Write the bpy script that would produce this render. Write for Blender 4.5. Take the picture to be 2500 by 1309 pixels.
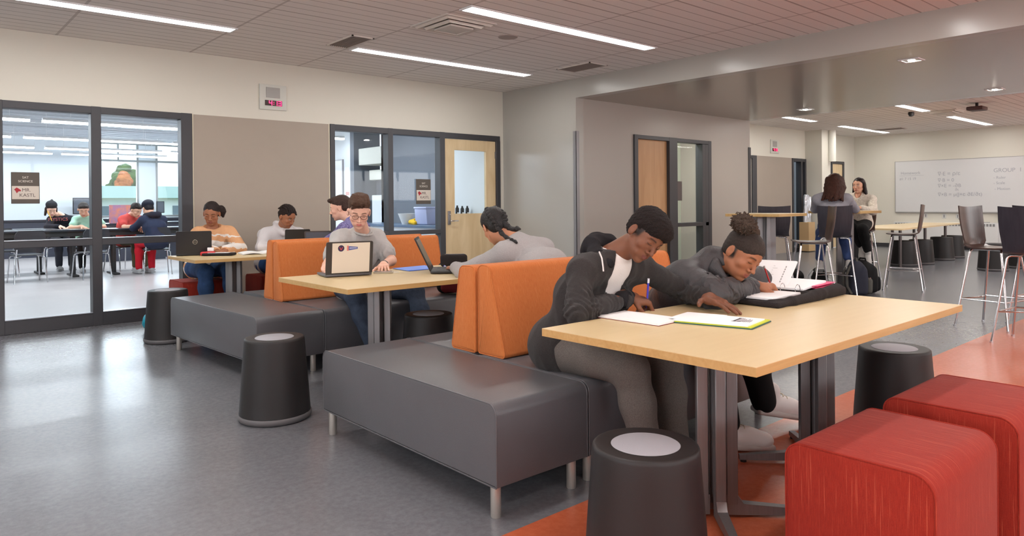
import bpy, bmesh, math, random
import numpy as np
from mathutils import Vector, Matrix
random.seed(4)
for o in list(bpy.data.objects): bpy.data.objects.remove(o)
SC = bpy.context.scene
COL = SC.collection
PI = math.pi

# ------------------------------------------------------------------ camera
FPX, CY, YAW, PITCH, ROLL, CAMH = 1730.0, 505.5, 0.8497, -0.00472, -0.00881, 1.23
_F = Vector((math.cos(YAW) * math.cos(PITCH), math.sin(YAW) * math.cos(PITCH), math.sin(PITCH)))
_R = Vector((math.sin(YAW), -math.cos(YAW), 0))
_U = _R.cross(_F)
_c, _s = math.cos(ROLL), math.sin(ROLL)
_R, _U = _R * _c + _U * _s, -_R * _s + _U * _c
cam = bpy.data.cameras.new('camera')
camo = bpy.data.objects.new('camera', cam)
COL.objects.link(camo)
camo.matrix_world = Matrix(((_R.x, _U.x, -_F.x, 0), (_R.y, _U.y, -_F.y, 0), (_R.z, _U.z, -_F.z, CAMH), (0, 0, 0, 1)))
cam.sensor_width = 36.0
cam.lens = FPX / 2500 * 36
cam.shift_y = (CY - 654.5) / 2500
cam.clip_start = 0.05
cam.clip_end = 400
SC.camera = camo

# ------------------------------------------------------------------ world and exposure
SC.view_settings.view_transform = 'Standard'
SC.view_settings.look = 'None'
SC.view_settings.gamma = 1
SC.view_settings.exposure = 0.46
SC.view_settings.use_curve_mapping = False
W = bpy.data.worlds.new('world')
SC.world = W
W.use_nodes = True
wn = W.node_tree.nodes
wbg = wn['Background']
wbg.inputs[0].default_value = (0.80, 0.90, 1.0, 1)
wbg.inputs[1].default_value = 1.9


def area_light(name, loc, sx, sy, power, color, rot=(0, 0, 0)):
    l = bpy.data.lights.new(name, 'AREA')
    l.shape = 'RECTANGLE'
    l.size, l.size_y, l.energy, l.color = sx, sy, power, color
    o = bpy.data.objects.new(name, l)
    COL.objects.link(o)
    o.location = loc
    o.rotation_euler = rot
    return o


# daylight entering through the classroom's outside windows
area_light('daylight_and_fill', (4.9, 22.6, 1.9), 2.6, 1.6, 150, (0.82, 0.91, 1.0), (PI / 2, 0, PI))
area_light('daylight_and_fill', (0.6, 22.6, 1.9), 2.6, 1.6, 150, (0.82, 0.91, 1.0), (PI / 2, 0, PI))
# added fill tilted up at the ceiling, from invented windows out of view
area_light('daylight_and_fill', (-4.97, 1.0, 1.9), 6.9, 1.1, 110, (.97, .98, 1.0), (PI / 2 + .5, 0, -PI / 2))
area_light('daylight_and_fill', (2.0, -4.97, 1.9), 7.9, 1.1, 110, (1.0, .98, .96), (PI / 2 + .5, 0, 0))
area_light('daylight_and_fill', (14.5, -4.97, 1.9), 6.9, 1.1, 150, (1.0, .98, .96), (PI / 2 + .4, 0, 0))
LAMP_W = 19.0     # emission of the ceiling lamps' diffusers
PEND_W = 13.0


# ------------------------------------------------------------------ materials
def srgb(r, g, b):
    f = lambda c: (c / 255) / 12.92 if c / 255 <= 0.04045 else (((c / 255) + 0.055) / 1.055) ** 2.4
    return (f(r), f(g), f(b), 1)


MATS = {}


def mat(name, rgb, rough=0.6, metal=0.0, spec=0.5, var=0.0, vscale=8.0, bump=0.0, bscale=60.0, vstretch=None,
        emit=0.0, sheen=0.0, coat=0.0, col2=None, attr=False):
    if name in MATS: return MATS[name]
    m = bpy.data.materials.new(name)
    m.use_nodes = True
    nt = m.node_tree
    b = nt.nodes['Principled BSDF']
    c = srgb(*rgb)
    b.inputs['Base Color'].default_value = c
    b.inputs['Roughness'].default_value = rough
    b.inputs['Metallic'].default_value = metal
    b.inputs['Specular IOR Level'].default_value = spec
    if sheen: b.inputs['Sheen Weight'].default_value = sheen
    if coat: b.inputs['Coat Weight'].default_value = coat
    if emit:
        b.inputs['Emission Color'].default_value = c
        b.inputs['Emission Strength'].default_value = emit
    need = var or bump
    if need:
        tc = nt.nodes.new('ShaderNodeTexCoord')
        mp = nt.nodes.new('ShaderNodeMapping')
        nt.links.new(tc.outputs['Object'], mp.inputs[0])
        if vstretch: mp.inputs['Scale'].default_value = vstretch
    if var:
        n = nt.nodes.new('ShaderNodeTexNoise')
        n.inputs['Scale'].default_value = vscale
        n.inputs['Detail'].default_value = 5
        n.inputs['Roughness'].default_value = 0.65
        nt.links.new(mp.outputs[0], n.inputs['Vector'])
        r = nt.nodes.new('ShaderNodeValToRGB')
        c2 = srgb(*col2) if col2 else tuple(x * (1 - var) for x in c[:3]) + (1,)
        r.color_ramp.elements[0].position = 0.3
        r.color_ramp.elements[1].position = 0.7
        r.color_ramp.elements[0].color = c2
        r.color_ramp.elements[1].color = c if col2 else tuple(min(1, x * (1 + var * 0.6)) for x in c[:3]) + (1,)
        nt.links.new(n.outputs['Fac'], r.inputs[0])
        nt.links.new(r.outputs[0], b.inputs['Base Color'])
    if bump:
        n2 = nt.nodes.new('ShaderNodeTexNoise')
        n2.inputs['Scale'].default_value = bscale
        n2.inputs['Detail'].default_value = 3
        nt.links.new(mp.outputs[0], n2.inputs['Vector'])
        bp = nt.nodes.new('ShaderNodeBump')
        bp.inputs['Strength'].default_value = bump
        bp.inputs['Distance'].default_value = 0.01
        nt.links.new(n2.outputs['Fac'], bp.inputs['Height'])
        nt.links.new(bp.outputs[0], b.inputs['Normal'])
    if attr:
        a = nt.nodes.new('ShaderNodeVertexColor')
        a.layer_name = 'Col'
        nt.links.new(a.outputs[0], b.inputs['Base Color'])
    MATS[name] = m
    return m


def nodes(m): return m.node_tree.nodes, m.node_tree.links, m.node_tree.nodes['Principled BSDF']


def mathn(nt, op, a, b=None, c=None):
    n = nt.nodes.new('ShaderNodeMath')
    n.operation = op
    for i, v in enumerate((a, b, c)):
        if v is None: continue
        if isinstance(v, (int, float)): n.inputs[i].default_value = v
        else: nt.links.new(v, n.inputs[i])
    return n.outputs[0]


def mixc(nt, fac, a, b):
    n = nt.nodes.new('ShaderNodeMix')
    n.data_type = 'RGBA'
    if isinstance(fac, (int, float)): n.inputs[0].default_value = fac
    else: nt.links.new(fac, n.inputs[0])
    for i, v in ((6, a), (7, b)):
        if isinstance(v, tuple): n.inputs[i].default_value = v
        else: nt.links.new(v, n.inputs[i])
    return n.outputs[2]


def posxyz(nt):
    g = nt.nodes.new('ShaderNodeNewGeometry')
    s = nt.nodes.new('ShaderNodeSeparateXYZ')
    nt.links.new(g.outputs['Position'], s.inputs[0])
    return g, s.outputs[0], s.outputs[1], s.outputs[2]


# floor: mottled linoleum, grey field and orange field meeting along one straight line
m = mat('floor_linoleum', (110, 110, 114), rough=0.3, spec=0.5)
nt = m.node_tree
g, X, Y, Z = posxyz(nt)
b = nt.nodes['Principled BSDF']


def speck(scale, lo, hi, det=4):
    n = nt.nodes.new('ShaderNodeTexNoise')
    n.inputs['Scale'].default_value = scale
    n.inputs['Detail'].default_value = det
    n.inputs['Roughness'].default_value = 0.7
    nt.links.new(g.outputs['Position'], n.inputs['Vector'])
    r = nt.nodes.new('ShaderNodeValToRGB')
    r.color_ramp.elements[0].position = lo
    r.color_ramp.elements[1].position = hi
    nt.links.new(n.outputs['Fac'], r.inputs[0])
    return r.outputs[0]


s1, s2, s3 = speck(3.0, 0.35, 0.65), speck(34, 0.38, 0.64, 7), speck(110, 0.58, 0.72, 3)
grey = mixc(nt, s2, srgb(103, 104, 109), srgb(116, 117, 122))
grey = mixc(nt, mathn(nt, 'MULTIPLY', s3, 0.22), grey, srgb(142, 142, 147))
grey = mixc(nt, mathn(nt, 'MULTIPLY', s1, 0.25), grey, srgb(90, 90, 95))
org = mixc(nt, s2, srgb(180, 90, 58), srgb(192, 102, 70))
org = mixc(nt, mathn(nt, 'MULTIPLY', s1, 0.3), org, srgb(168, 82, 52))
mask = mathn(nt, 'LESS_THAN', Y, 2.0)
nt.links.new(mixc(nt, mask, grey, org), b.inputs['Base Color'])
rr = mathn(nt, 'MULTIPLY_ADD', s2, 0.08, 0.24)
b.inputs['Roughness'].default_value = 0.27

# ceiling: grooved acoustic panels
m = mat('ceiling_panel', (196, 186, 180), rough=0.8, spec=0.2)
nt = m.node_tree
g, X, Y, Z = posxyz(nt)


def stripe(v, period, width, off=0.0):
    f = mathn(nt, 'FRACT', mathn(nt, 'DIVIDE', mathn(nt, 'ADD', v, 100 * period + off), period))
    return mathn(nt, 'LESS_THAN', f, width / period)


gr = stripe(Y, 0.1525, 0.012, 0.02)  # grooves are flat; their shade is painted as darker lines
big = stripe(Y, 0.61, 0.02, 0.02)
sx = stripe(X, 1.28, 0.024, 0.01)
base = mixc(nt, mathn(nt, 'MULTIPLY', gr, 0.6), srgb(234, 229, 225), srgb(140, 130, 125))
base = mixc(nt, mathn(nt, 'MULTIPLY', mathn(nt, 'MAXIMUM', big, sx), 0.45), base, srgb(150, 138, 133))
nt.links.new(base, nt.nodes['Principled BSDF'].inputs['Base Color'])

# maple laminate
m = mat('maple_laminate', (228, 200, 152), rough=0.35, spec=0.4)
nt = m.node_tree
tc = nt.nodes.new('ShaderNodeTexCoord')
mp = nt.nodes.new('ShaderNodeMapping')
mp.inputs['Scale'].default_value = (2.0, 26, 2)
nt.links.new(tc.outputs['Object'], mp.inputs[0])
n = nt.nodes.new('ShaderNodeTexNoise')
n.inputs['Scale'].default_value = 1.5
n.inputs['Detail'].default_value = 6
nt.links.new(mp.outputs[0], n.inputs['Vector'])
nt.links.new(mixc(nt, n.outputs['Fac'], srgb(208, 186, 142), srgb(217, 196, 154)), nt.nodes['Principled BSDF'].inputs['Base Color'])


def wood(name, c1, c2, sc=(26, 26, 1.6), rough=0.4):
    m = mat(name, c1, rough=rough, spec=0.4)
    nt = m.node_tree
    tc = nt.nodes.new('ShaderNodeTexCoord')
    mp = nt.nodes.new('ShaderNodeMapping')
    mp.inputs['Scale'].default_value = sc
    nt.links.new(tc.outputs['Object'], mp.inputs[0])
    n = nt.nodes.new('ShaderNodeTexNoise')
    n.inputs['Scale'].default_value = 1.2
    n.inputs['Detail'].default_value = 7
    n.inputs['Distortion'].default_value = 1.2
    nt.links.new(mp.outputs[0], n.inputs['Vector'])
    r = nt.nodes.new('ShaderNodeValToRGB')
    r.color_ramp.elements[0].position, r.color_ramp.elements[1].position = 0.3, 0.72
    r.color_ramp.elements[0].color, r.color_ramp.elements[1].color = srgb(*c1), srgb(*c2)
    nt.links.new(n.outputs['Fac'], r.inputs[0])
    nt.links.new(r.outputs[0], nt.nodes['Principled BSDF'].inputs['Base Color'])
    return m


M_EDGE = wood('maple_edge', (184, 148, 92), (198, 163, 108), (2, 30, 30))
M_DOOR = wood('birch_door', (204, 178, 136), (222, 200, 162), (5, 5, 1.1))
M_DOOR2 = wood('beech_door', (190, 142, 98), (206, 160, 116), (9, 9, 0.8))
M_PLY = wood('walnut_ply', (66, 50, 46), (84, 66, 60), (20, 20, 3), rough=0.3)
M_PLYD = wood('dark_ply', (44, 42, 50), (54, 52, 60), (20, 20, 3), rough=0.3)


def woven(name, c1, c2, c3, streak=.45):
    """upholstery with lighter slub threads running up the end faces and over the wrapped band"""
    m = mat(name, c1, rough=0.85, spec=0.2, sheen=0.06)
    nt = m.node_tree
    g = nt.nodes.new('ShaderNodeNewGeometry')
    tc = nt.nodes.new('ShaderNodeTexCoord')
    s = nt.nodes.new('ShaderNodeSeparateXYZ')
    nt.links.new(tc.outputs['Object'], s.inputs[0])
    sn = nt.nodes.new('ShaderNodeSeparateXYZ')
    nt.links.new(g.outputs['Normal'], sn.inputs[0])
    isx = mathn(nt, 'GREATER_THAN', mathn(nt, 'ABSOLUTE', sn.outputs[0]), 0.7)
    cc = nt.nodes.new('ShaderNodeMix')
    nt.links.new(isx, cc.inputs[0])
    nt.links.new(s.outputs[0], cc.inputs[2])
    nt.links.new(s.outputs[1], cc.inputs[3])
    c = cc.outputs[0]

    def nz(k, l, lo, hi, det=2):
        v = nt.nodes.new('ShaderNodeCombineXYZ')
        nt.links.new(mathn(nt, 'MULTIPLY', c, k), v.inputs[0])
        nt.links.new(mathn(nt, 'MULTIPLY', mathn(nt, 'ADD', s.outputs[2], mathn(nt, 'MULTIPLY', s.outputs[1], mathn(nt, 'SUBTRACT', 0.9, mathn(nt, 'MULTIPLY', isx, 0.9)))), l), v.inputs[1])
        nt.links.new(mathn(nt, 'MULTIPLY', isx, 17.0), v.inputs[2])
        n = nt.nodes.new('ShaderNodeTexNoise')
        n.inputs['Scale'].default_value = 1.0
        n.inputs['Detail'].default_value = det
        nt.links.new(v.outputs[0], n.inputs['Vector'])
        r = nt.nodes.new('ShaderNodeValToRGB')
        r.color_ramp.elements[0].position, r.color_ramp.elements[1].position = lo, hi
        nt.links.new(n.outputs['Fac'], r.inputs[0])
        return r.outputs[0]
    base = mixc(nt, nz(420, 30, 0.3, 0.7), srgb(*c1), srgb(*c2))
    base = mixc(nt, mathn(nt, 'MULTIPLY', nz(300, 4, 0.63, 0.71, 1), streak), base, srgb(*c3))
    nt.links.new(base, nt.nodes['Principled BSDF'].inputs['Base Color'])
    bp = nt.nodes.new('ShaderNodeBump')
    bp.inputs['Strength'].default_value = 0.25
    bp.inputs['Distance'].default_value = 0.003
    nt.links.new(nz(420, 160, 0.3, 0.7), bp.inputs['Height'])
    nt.links.new(bp.outputs[0], nt.nodes['Principled BSDF'].inputs['Normal'])
    return m


M_ORANGE = woven('orange_weave', (186, 104, 52), (200, 120, 66), (222, 156, 104), .25)
M_RED = woven('red_weave', (138, 38, 28), (154, 48, 34), (206, 106, 78))
M_VINYL = mat('grey_vinyl', (88, 88, 92), rough=0.36, spec=0.5, var=0.06, vscale=3, bump=0.12, bscale=260)
M_LEG = mat('satin_aluminium', (190, 186, 180), rough=0.35, metal=0.6)
M_STEEL = mat('brushed_steel', (138, 136, 138), rough=0.42, metal=0.7, var=0.08, vscale=4, vstretch=(30, 30, 1))
M_STEELD = mat('dark_column_metal', (96, 90, 90), rough=0.35, metal=0.75)
M_CHROME = mat('chrome', (205, 205, 208), rough=0.14, metal=1.0)
M_STOOL = mat('charcoal_plastic', (33, 31, 32), rough=0.5, spec=0.4, bump=0.1, bscale=500)
M_PAD = mat('grey_rubber_pad', (150, 150, 156), rough=0.7, bump=0.1, bscale=300)
M_FRAME = mat('dark_bronze_frame', (62, 62, 66), rough=0.4, metal=0.2)
M_CREAM = mat('cream_wall_paint', (214, 210, 198), rough=0.5, spec=0.35, bump=0.02, bscale=150)
M_GREY = mat('warm_grey_paint', (172, 169, 162), rough=0.24, spec=0.6, bump=0.015, bscale=60)
M_TAUPE = mat('taupe_paint', (168, 160, 152), rough=0.35, spec=0.5, bump=0.015, bscale=90)
M_SOFFIT = mat('soffit_taupe_gloss', (160, 152, 141), rough=0.22, spec=0.6, bump=0.02, bscale=12)
M_PANEL = mat('tan_laminate', (163, 151, 139), rough=0.5, spec=0.35, var=0.03, vscale=2)
M_WHITE = mat('white_paint', (232, 234, 235), rough=0.6)
M_WHITEC = mat('white_classroom_paint', (226, 232, 236), rough=0.6)
M_CLFLOOR = mat('classroom_floor_vinyl', (176, 170, 170), rough=0.3, spec=0.5, var=0.05, vscale=3)
M_BLACK = mat('black_plastic', (28, 27, 28), rough=0.45)
M_BLACKG = mat('black_gloss', (20, 20, 22), rough=0.2)
M_LAMP = mat('lamp_diffuser', (255, 252, 248), emit=LAMP_W)
M_PEND = mat('pendant_diffuser', (240, 246, 255), emit=PEND_W)
M_SPOT = mat('downlight_lamp', (255, 246, 228), emit=60)
M_PAPER = mat('paper', (240, 241, 242), rough=0.8)
M_SCREEN = mat('dark_screen', (52, 58, 70), rough=0.18)
M_BLUEWALL = mat('slate_blue_paint', (98, 106, 118), rough=0.6)
M_BLUE = mat('blue_folder', (70, 110, 215), rough=0.5)
M_INK = mat('ink', (70, 72, 80), rough=0.8)
M_DUSTY = mat('grey_metal_trim', (140, 138, 140), rough=0.4, metal=0.4)
m = mat('glass_pane', (255, 255, 255), rough=0.0)
nt = m.node_tree
nt.nodes.remove(nt.nodes['Principled BSDF'])
tr, gl, mx, fr = (nt.nodes.new('ShaderNodeBsdfTransparent'), nt.nodes.new('ShaderNodeBsdfGlossy'),
                  nt.nodes.new('ShaderNodeMixShader'), nt.nodes.new('ShaderNodeFresnel'))
tr.inputs[0].default_value = (0.93, 0.96, 0.97, 1)
gl.inputs['Roughness'].default_value = 0.02
fr.inputs[0].default_value = 1.35
bfg = nt.nodes.new('ShaderNodeNewGeometry')
nt.links.new(mathn(nt, 'MULTIPLY', fr.outputs[0], mathn(nt, 'SUBTRACT', 1.0, bfg.outputs['Backfacing'])), mx.inputs[0])
nt.links.new(tr.outputs[0], mx.inputs[1])
nt.links.new(gl.outputs[0], mx.inputs[2])
nt.links.new(mx.outputs[0], nt.nodes['Material Output'].inputs[0])
M_GLASS = m


# ------------------------------------------------------------------ mesh building
class MB:
    def __init__(s): s.v, s.f, s.m = [], [], []

    def add(s, vs, fs, mi=0):
        n = len(s.v)
        s.v += [tuple(v) for v in vs]
        s.f += [tuple(i + n for i in f) for f in fs]
        s.m += [mi] * len(fs)
        return s

    def bm(s, bm, mi=0, M=None):
        if M is not None: bmesh.ops.transform(bm, matrix=M, verts=bm.verts)
        bm.verts.index_update()
        s.add([v.co[:] for v in bm.verts], [[v.index for v in f.verts] for f in bm.faces], mi)
        bm.free()
        return s

    def box(s, x0, x1, y0, y1, z0, z1, bev=0.0, seg=2, mi=0, M=None):
        bm = bmesh.new()
        bmesh.ops.create_cube(bm, size=1)
        for v in bm.verts:
            v.co = ((x0 + x1) / 2 + v.co.x * (x1 - x0), (y0 + y1) / 2 + v.co.y * (y1 - y0), (z0 + z1) / 2 + v.co.z * (z1 - z0))
        if bev: bmesh.ops.bevel(bm, geom=bm.edges[:], offset=bev, segments=seg, affect='EDGES', profile=0.5)
        return s.bm(bm, mi, M)

    def lathe(s, prof, n=32, c=(0, 0, 0), mi=0, M=None, sx=1, sy=1):
        vs, fs = [], []
        k = len(prof)
        for j in range(n):
            a = 2 * PI * j / n
            for r, z in prof: vs.append(Vector((c[0] + r * math.cos(a) * sx, c[1] + r * math.sin(a) * sy, c[2] + z)))
        for j in range(n):
            j2 = (j + 1) % n
            for i in range(k - 1): fs.append((j * k + i, j2 * k + i, j2 * k + i + 1, j * k + i + 1))
        if prof[0][0] > 1e-6: fs.append([j * k for j in range(n)][::-1])
        if prof[-1][0] > 1e-6: fs.append([j * k + k - 1 for j in range(n)])
        if M is not None: vs = [M @ v for v in vs]
        return s.add(vs, fs, mi)

    def tube(s, pts, r, n=10, mi=0, closed=False, r2=None):
        P = [Vector(p) for p in pts]
        vs, fs = [], []
        up = None
        L = len(P)
        for i, p in enumerate(P):
            a = P[i - 1] if (i or closed) else P[0]
            b = P[(i + 1) % L] if (i < L - 1 or closed) else P[-1]
            t = (b - a).normalized()
            if up is None: up = Vector((0, 0, 1)) if abs(t.z) < 0.9 else Vector((1, 0, 0))
            x = t.cross(up).normalized()
            up = x.cross(t).normalized()
            ri = r if r2 is None else r + (r2 - r) * i / max(1, L - 1)
            for j in range(n):
                q = 2 * PI * j / n
                vs.append(p + x * math.cos(q) * ri + up * math.sin(q) * ri)
        for i in range(L if closed else L - 1):
            i2 = (i + 1) % L
            for j in range(n):
                j2 = (j + 1) % n
                fs.append((i * n + j, i * n + j2, i2 * n + j2, i2 * n + j))
        if not closed: fs += [tuple(range(n))[::-1], tuple((L - 1) * n + j for j in range(n))]
        return s.add(vs, fs, mi)

    def prism(s, poly, a0, a1, axis='x', bev=0.0, seg=2, mi=0, M=None):
        """poly: 2-D outline; extruded along axis from a0 to a1"""
        bm = bmesh.new()
        mk = {'x': lambda a, p: (a, p[0], p[1]), 'y': lambda a, p: (p[0], a, p[1]), 'z': lambda a, p: (p[0], p[1], a)}[axis]
        v0 = [bm.verts.new(mk(a0, p)) for p in poly]
        v1 = [bm.verts.new(mk(a1, p)) for p in poly]
        n = len(poly)
        f0 = bm.faces.new(v0)
        f1 = bm.faces.new(v1[::-1])
        for i in range(n): bm.faces.new((v0[i], v1[i], v1[(i + 1) % n], v0[(i + 1) % n]))
        bmesh.ops.recalc_face_normals(bm, faces=bm.faces[:])
        if bev:
            es = list(set(f0.edges) | set(f1.edges))
            bmesh.ops.bevel(bm, geom=es, offset=bev, segments=seg, affect='EDGES', profile=0.5)
        return s.bm(bm, mi, M)

    def build(s, name, mats, parent=None, smooth=40, loc=None):
        used = sorted({i for f in s.f for i in f})
        if len(used) < len(s.v):
            mp_ = {i: k for k, i in enumerate(used)}
            s.v = [s.v[i] for i in used]
            s.f = [tuple(mp_[i] for i in f) for f in s.f]
        me = bpy.data.meshes.new(name)
        off = Vector(loc) if loc is not None else None
        vv = s.v if off is None else [(v[0] - off.x, v[1] - off.y, v[2] - off.z) for v in s.v]
        me.from_pydata(vv, [], s.f)
        if not isinstance(mats, (list, tuple)): mats = [mats]
        for m in mats: me.materials.append(m)
        if len(mats) > 1: me.polygons.foreach_set('material_index', s.m)
        bm = bmesh.new()
        bm.from_mesh(me)
        bmesh.ops.recalc_face_normals(bm, faces=bm.faces[:])
        bm.to_mesh(me)
        bm.free()
        if smooth:
            me.polygons.foreach_set('use_smooth', [True] * len(me.polygons))
            me.set_sharp_from_angle(angle=math.radians(smooth))
        me.update()
        o = bpy.data.objects.new(name, me)
        COL.objects.link(o)
        if off is not None: o.location = off
        if parent is not None: o.parent = parent
        return o


def tag(o, label=None, cat=None, group=None, kind=None):
    if label: o['label'] = label
    if cat: o['category'] = cat
    if group: o['group'] = group
    if kind: o['kind'] = kind
    return o


def empty(name, loc=(0, 0, 0), rz=0.0, label=None, cat=None, group=None):
    o = bpy.data.objects.new(name, None)
    COL.objects.link(o)
    o.location = loc
    o.rotation_euler = (0, 0, rz)
    o.empty_display_size = 0.1
    return tag(o, label, cat, group)


def struct(name, mb, m, parent=None, smooth=30):
    o = mb.build(name, m, parent, smooth)
    if parent is None: o['kind'] = 'structure'
    return o


def copy_tree(o, parent=None):
    c = o.copy()
    COL.objects.link(c)
    c.parent = parent
    for ch in list(o.children): copy_tree(ch, c)
    return c


def rpoly(pts, seg=6):
    """polygon with rounded corners; pts = (u, v, radius)"""
    out = []
    n = len(pts)
    for i, (u, v, r) in enumerate(pts):
        p = Vector((u, v))
        if r <= 0:
            out.append((u, v))
            continue
        a = (Vector(pts[i - 1][:2]) - p).normalized()
        b = (Vector(pts[(i + 1) % n][:2]) - p).normalized()
        ang = a.angle(b)
        d = r / math.tan(ang / 2)
        A, B = p + a * d, p + b * d
        cdir = (a + b).normalized()
        cen = p + cdir * (r / math.sin(ang / 2))
        va, vb = A - cen, B - cen
        t = va.angle(vb)
        for k in range(seg + 1):
            w = k / seg
            q = (va * math.sin((1 - w) * t) + vb * math.sin(w * t)) / math.sin(t)
            out.append(tuple(cen + q))
    return out


def place_local(o, parent, M):
    o.parent = parent
    o.matrix_parent_inverse = Matrix()
    o.matrix_basis = M
    return o


def text(name, body, size, loc, xdir, ydir, m, parent=None, depth=0.0006, align='CENTER', font_bold=False):
    cu = bpy.data.curves.new(name, 'FONT')
    cu.body = body
    cu.size = size
    cu.align_x = align
    cu.align_y = 'CENTER'
    cu.extrude = depth
    if font_bold: cu.offset = size * 0.012
    t = bpy.data.objects.new(name + '_t', cu)
    COL.objects.link(t)
    dg = bpy.context.evaluated_depsgraph_get()
    me = bpy.data.meshes.new_from_object(t.evaluated_get(dg))
    bpy.data.objects.remove(t)
    me.materials.clear()
    me.materials.append(m)
    o = bpy.data.objects.new(name, me)
    COL.objects.link(o)
    x, y = Vector(xdir).normalized(), Vector(ydir).normalized()
    z = x.cross(y)
    o.matrix_world = Matrix(((x.x, y.x, z.x, loc[0]), (x.y, y.y, z.y, loc[1]), (x.z, y.z, z.z, loc[2]), (0, 0, 0, 1)))
    if parent is not None: o.parent = parent
    return o
# ================================================================== ROOM SHELL
CZ = 2.97      # ceiling height
WA = 8.40      # left wall plane (runs along x)
struct('floor', MB().box(-5, 20, -5, WA + 0.01, -0.1, 0), MATS['floor_linoleum'])
struct('floor.001', MB().box(-5, 11.6, WA + 0.01, 22, -0.1, 0), M_CLFLOOR)
c = MB().box(-5, 7.21, -5, WA, CZ, CZ + 0.1)
struct('ceiling', c, MATS['ceiling_panel'])
struct('ceiling.001', MB().box(11.79, 20, -5, WA, CZ, CZ + 0.1), MATS['ceiling_panel'])
struct('ceiling.002', MB().box(7.36, 11.64, -5, 6.835, 2.70, 2.82).box(7.36, 11.79, 6.835, WA, CZ, CZ + .1), M_SOFFIT)
struct('wall_beam', MB().box(7.21, 7.36, -5, 6.835, 2.70, CZ).box(11.64, 11.79, -5, 6.835, 2.70, CZ), M_GREY)
WT = 0.14
w = MB()
w.box(-5, 7.21, WA, WA + WT, 2.275, 3.35)
w.box(-5, -1.0, WA, WA + WT, 0, 2.275)
w.box(2.58, 4.26, WA, WA + WT, 0, 2.275)
w.box(7.13, 7.36, WA, WA + WT, 0, 2.275)
struct('wall_left', w, M_CREAM)
struct('trim_1', MB().box(2.592, 4.248, WA - 0.012, WA, 0.0, 2.272), M_PANEL)
struct('trim_2', MB().box(4.249, 4.262, WA - 0.014, WA, 0.0, 2.274).box(2.578, 2.590, WA - 0.014, WA, 0, 2.274), mat('aluminium_edge', (222, 214, 190), rough=.4))
struct('wall_center', MB().box(7.21, 7.36, 6.835, WA, 0, CZ), M_GREY)
w = MB()
w.box(7.36, 8.46, 6.835, 6.98, 0, CZ).box(10.51, 11.79, 6.835, 6.98, 0, CZ).box(8.46, 10.51, 6.835, 6.98, 2.262, CZ)
w.box(11.66, 11.79, 6.98, WA, 0, CZ)
struct('wall_passage', w, M_TAUPE)
struct('trim_3', MB().box(7.2, 7.222, 6.82, 6.885, 0.1, 2.237).box(7.2, 7.26, 6.822, 6.834, 0.1, 2.237), M_DUSTY)
struct('trim_4', MB().box(11.73, 11.80, 6.822, 6.834, 0.1, 2.215).box(11.791, 11.803, 6.822, 6.885, 0.1, 2.215), M_FRAME)
struct('baseboard_center', MB().box(7.2, 7.21, 6.835, WA, 0, 0.1).box(7.21, 8.45, 6.825, 6.835, 0, .1).box(10.52, 11.79, 6.825, 6.835, 0, .1), M_FRAME)
w = MB()
w.box(11.79, 20.1, WA, WA + WT, 2.275, 3.1).box(12.6, 14.74 - 0.15, WA, WA + WT, 0, 2.275).box(14.74, 16.39, WA, WA + WT, 0, 2.275)
w.box(17.1, 18.47, WA, WA + WT, 0, 2.275).box(19.22, 20.1, WA, WA + WT, 0, 2.275)
struct('wall_far_left', w, M_CREAM)
struct('trim_5', MB().box(14.75, 16.38, WA - .012, WA, 0, 2.272), M_PANEL)
struct('trim_6', MB().box(17.08, 17.5, 7.98, WA, 0, CZ).box(17.5, 17.78, 8.1, WA, 0, CZ), M_CREAM)
struct('wall_far', MB().box(19.9, 20.05, -5, WA, 0, CZ + .1), M_CREAM)
struct('baseboard_far', MB().box(19.88, 19.9, -5, WA, 0, 0.1), M_FRAME)
w = MB().box(-5, 20, -5.15, -5, 0, 1.3).box(-5, 20, -5.15, -5, 2.5, CZ + .1).box(-5, -2, -5.15, -5, 1.3, 2.5).box(6, 11, -5.15, -5, 1.3, 2.5).box(18, 20, -5.15, -5, 1.3, 2.5)
struct('wall_right', w, M_CREAM)
w = MB().box(-5.15, -5, -5, WA, 0, 1.3).box(-5.15, -5, -5, WA, 2.5, CZ + .1).box(-5.15, -5, -5, -2.5, 1.3, 2.5).box(-5.15, -5, 4.5, WA, 1.3, 2.5)
struct('wall_behind', w, M_CREAM)
for k_, (a_, b_) in enumerate(((-2, 6), (11, 18))):  # invented windows right of the camera, added to carry the fill light
    fr_ = MB()
    for i in range(6): fr_.box(a_ + (b_ - a_ - .06) * i / 5, a_ + (b_ - a_ - .06) * i / 5 + .06, -5.12, -5.04, 1.3, 2.5)
    fr_.box(a_, b_, -5.11, -5.05, 1.3, 1.36).box(a_, b_, -5.11, -5.05, 2.44, 2.5)
    struct('window_%d' % (5 + k_), fr_, M_FRAME)
fr_ = MB()  # window frame invented behind the camera for the fill light
for i in range(6): fr_.box(-5.12, -5.04, -2.5 + 6.94 * i / 5, -2.44 + 6.94 * i / 5, 1.3, 2.5)
fr_.box(-5.11, -5.05, -2.5, 4.5, 1.3, 1.36).box(-5.11, -5.05, -2.5, 4.5, 2.44, 2.5)
struct('window_7', fr_, M_FRAME)
struct('baseboard_left', MB().box(2.592, 4.248, WA - .02, WA - .012, 0, .1), M_FRAME)

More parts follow.
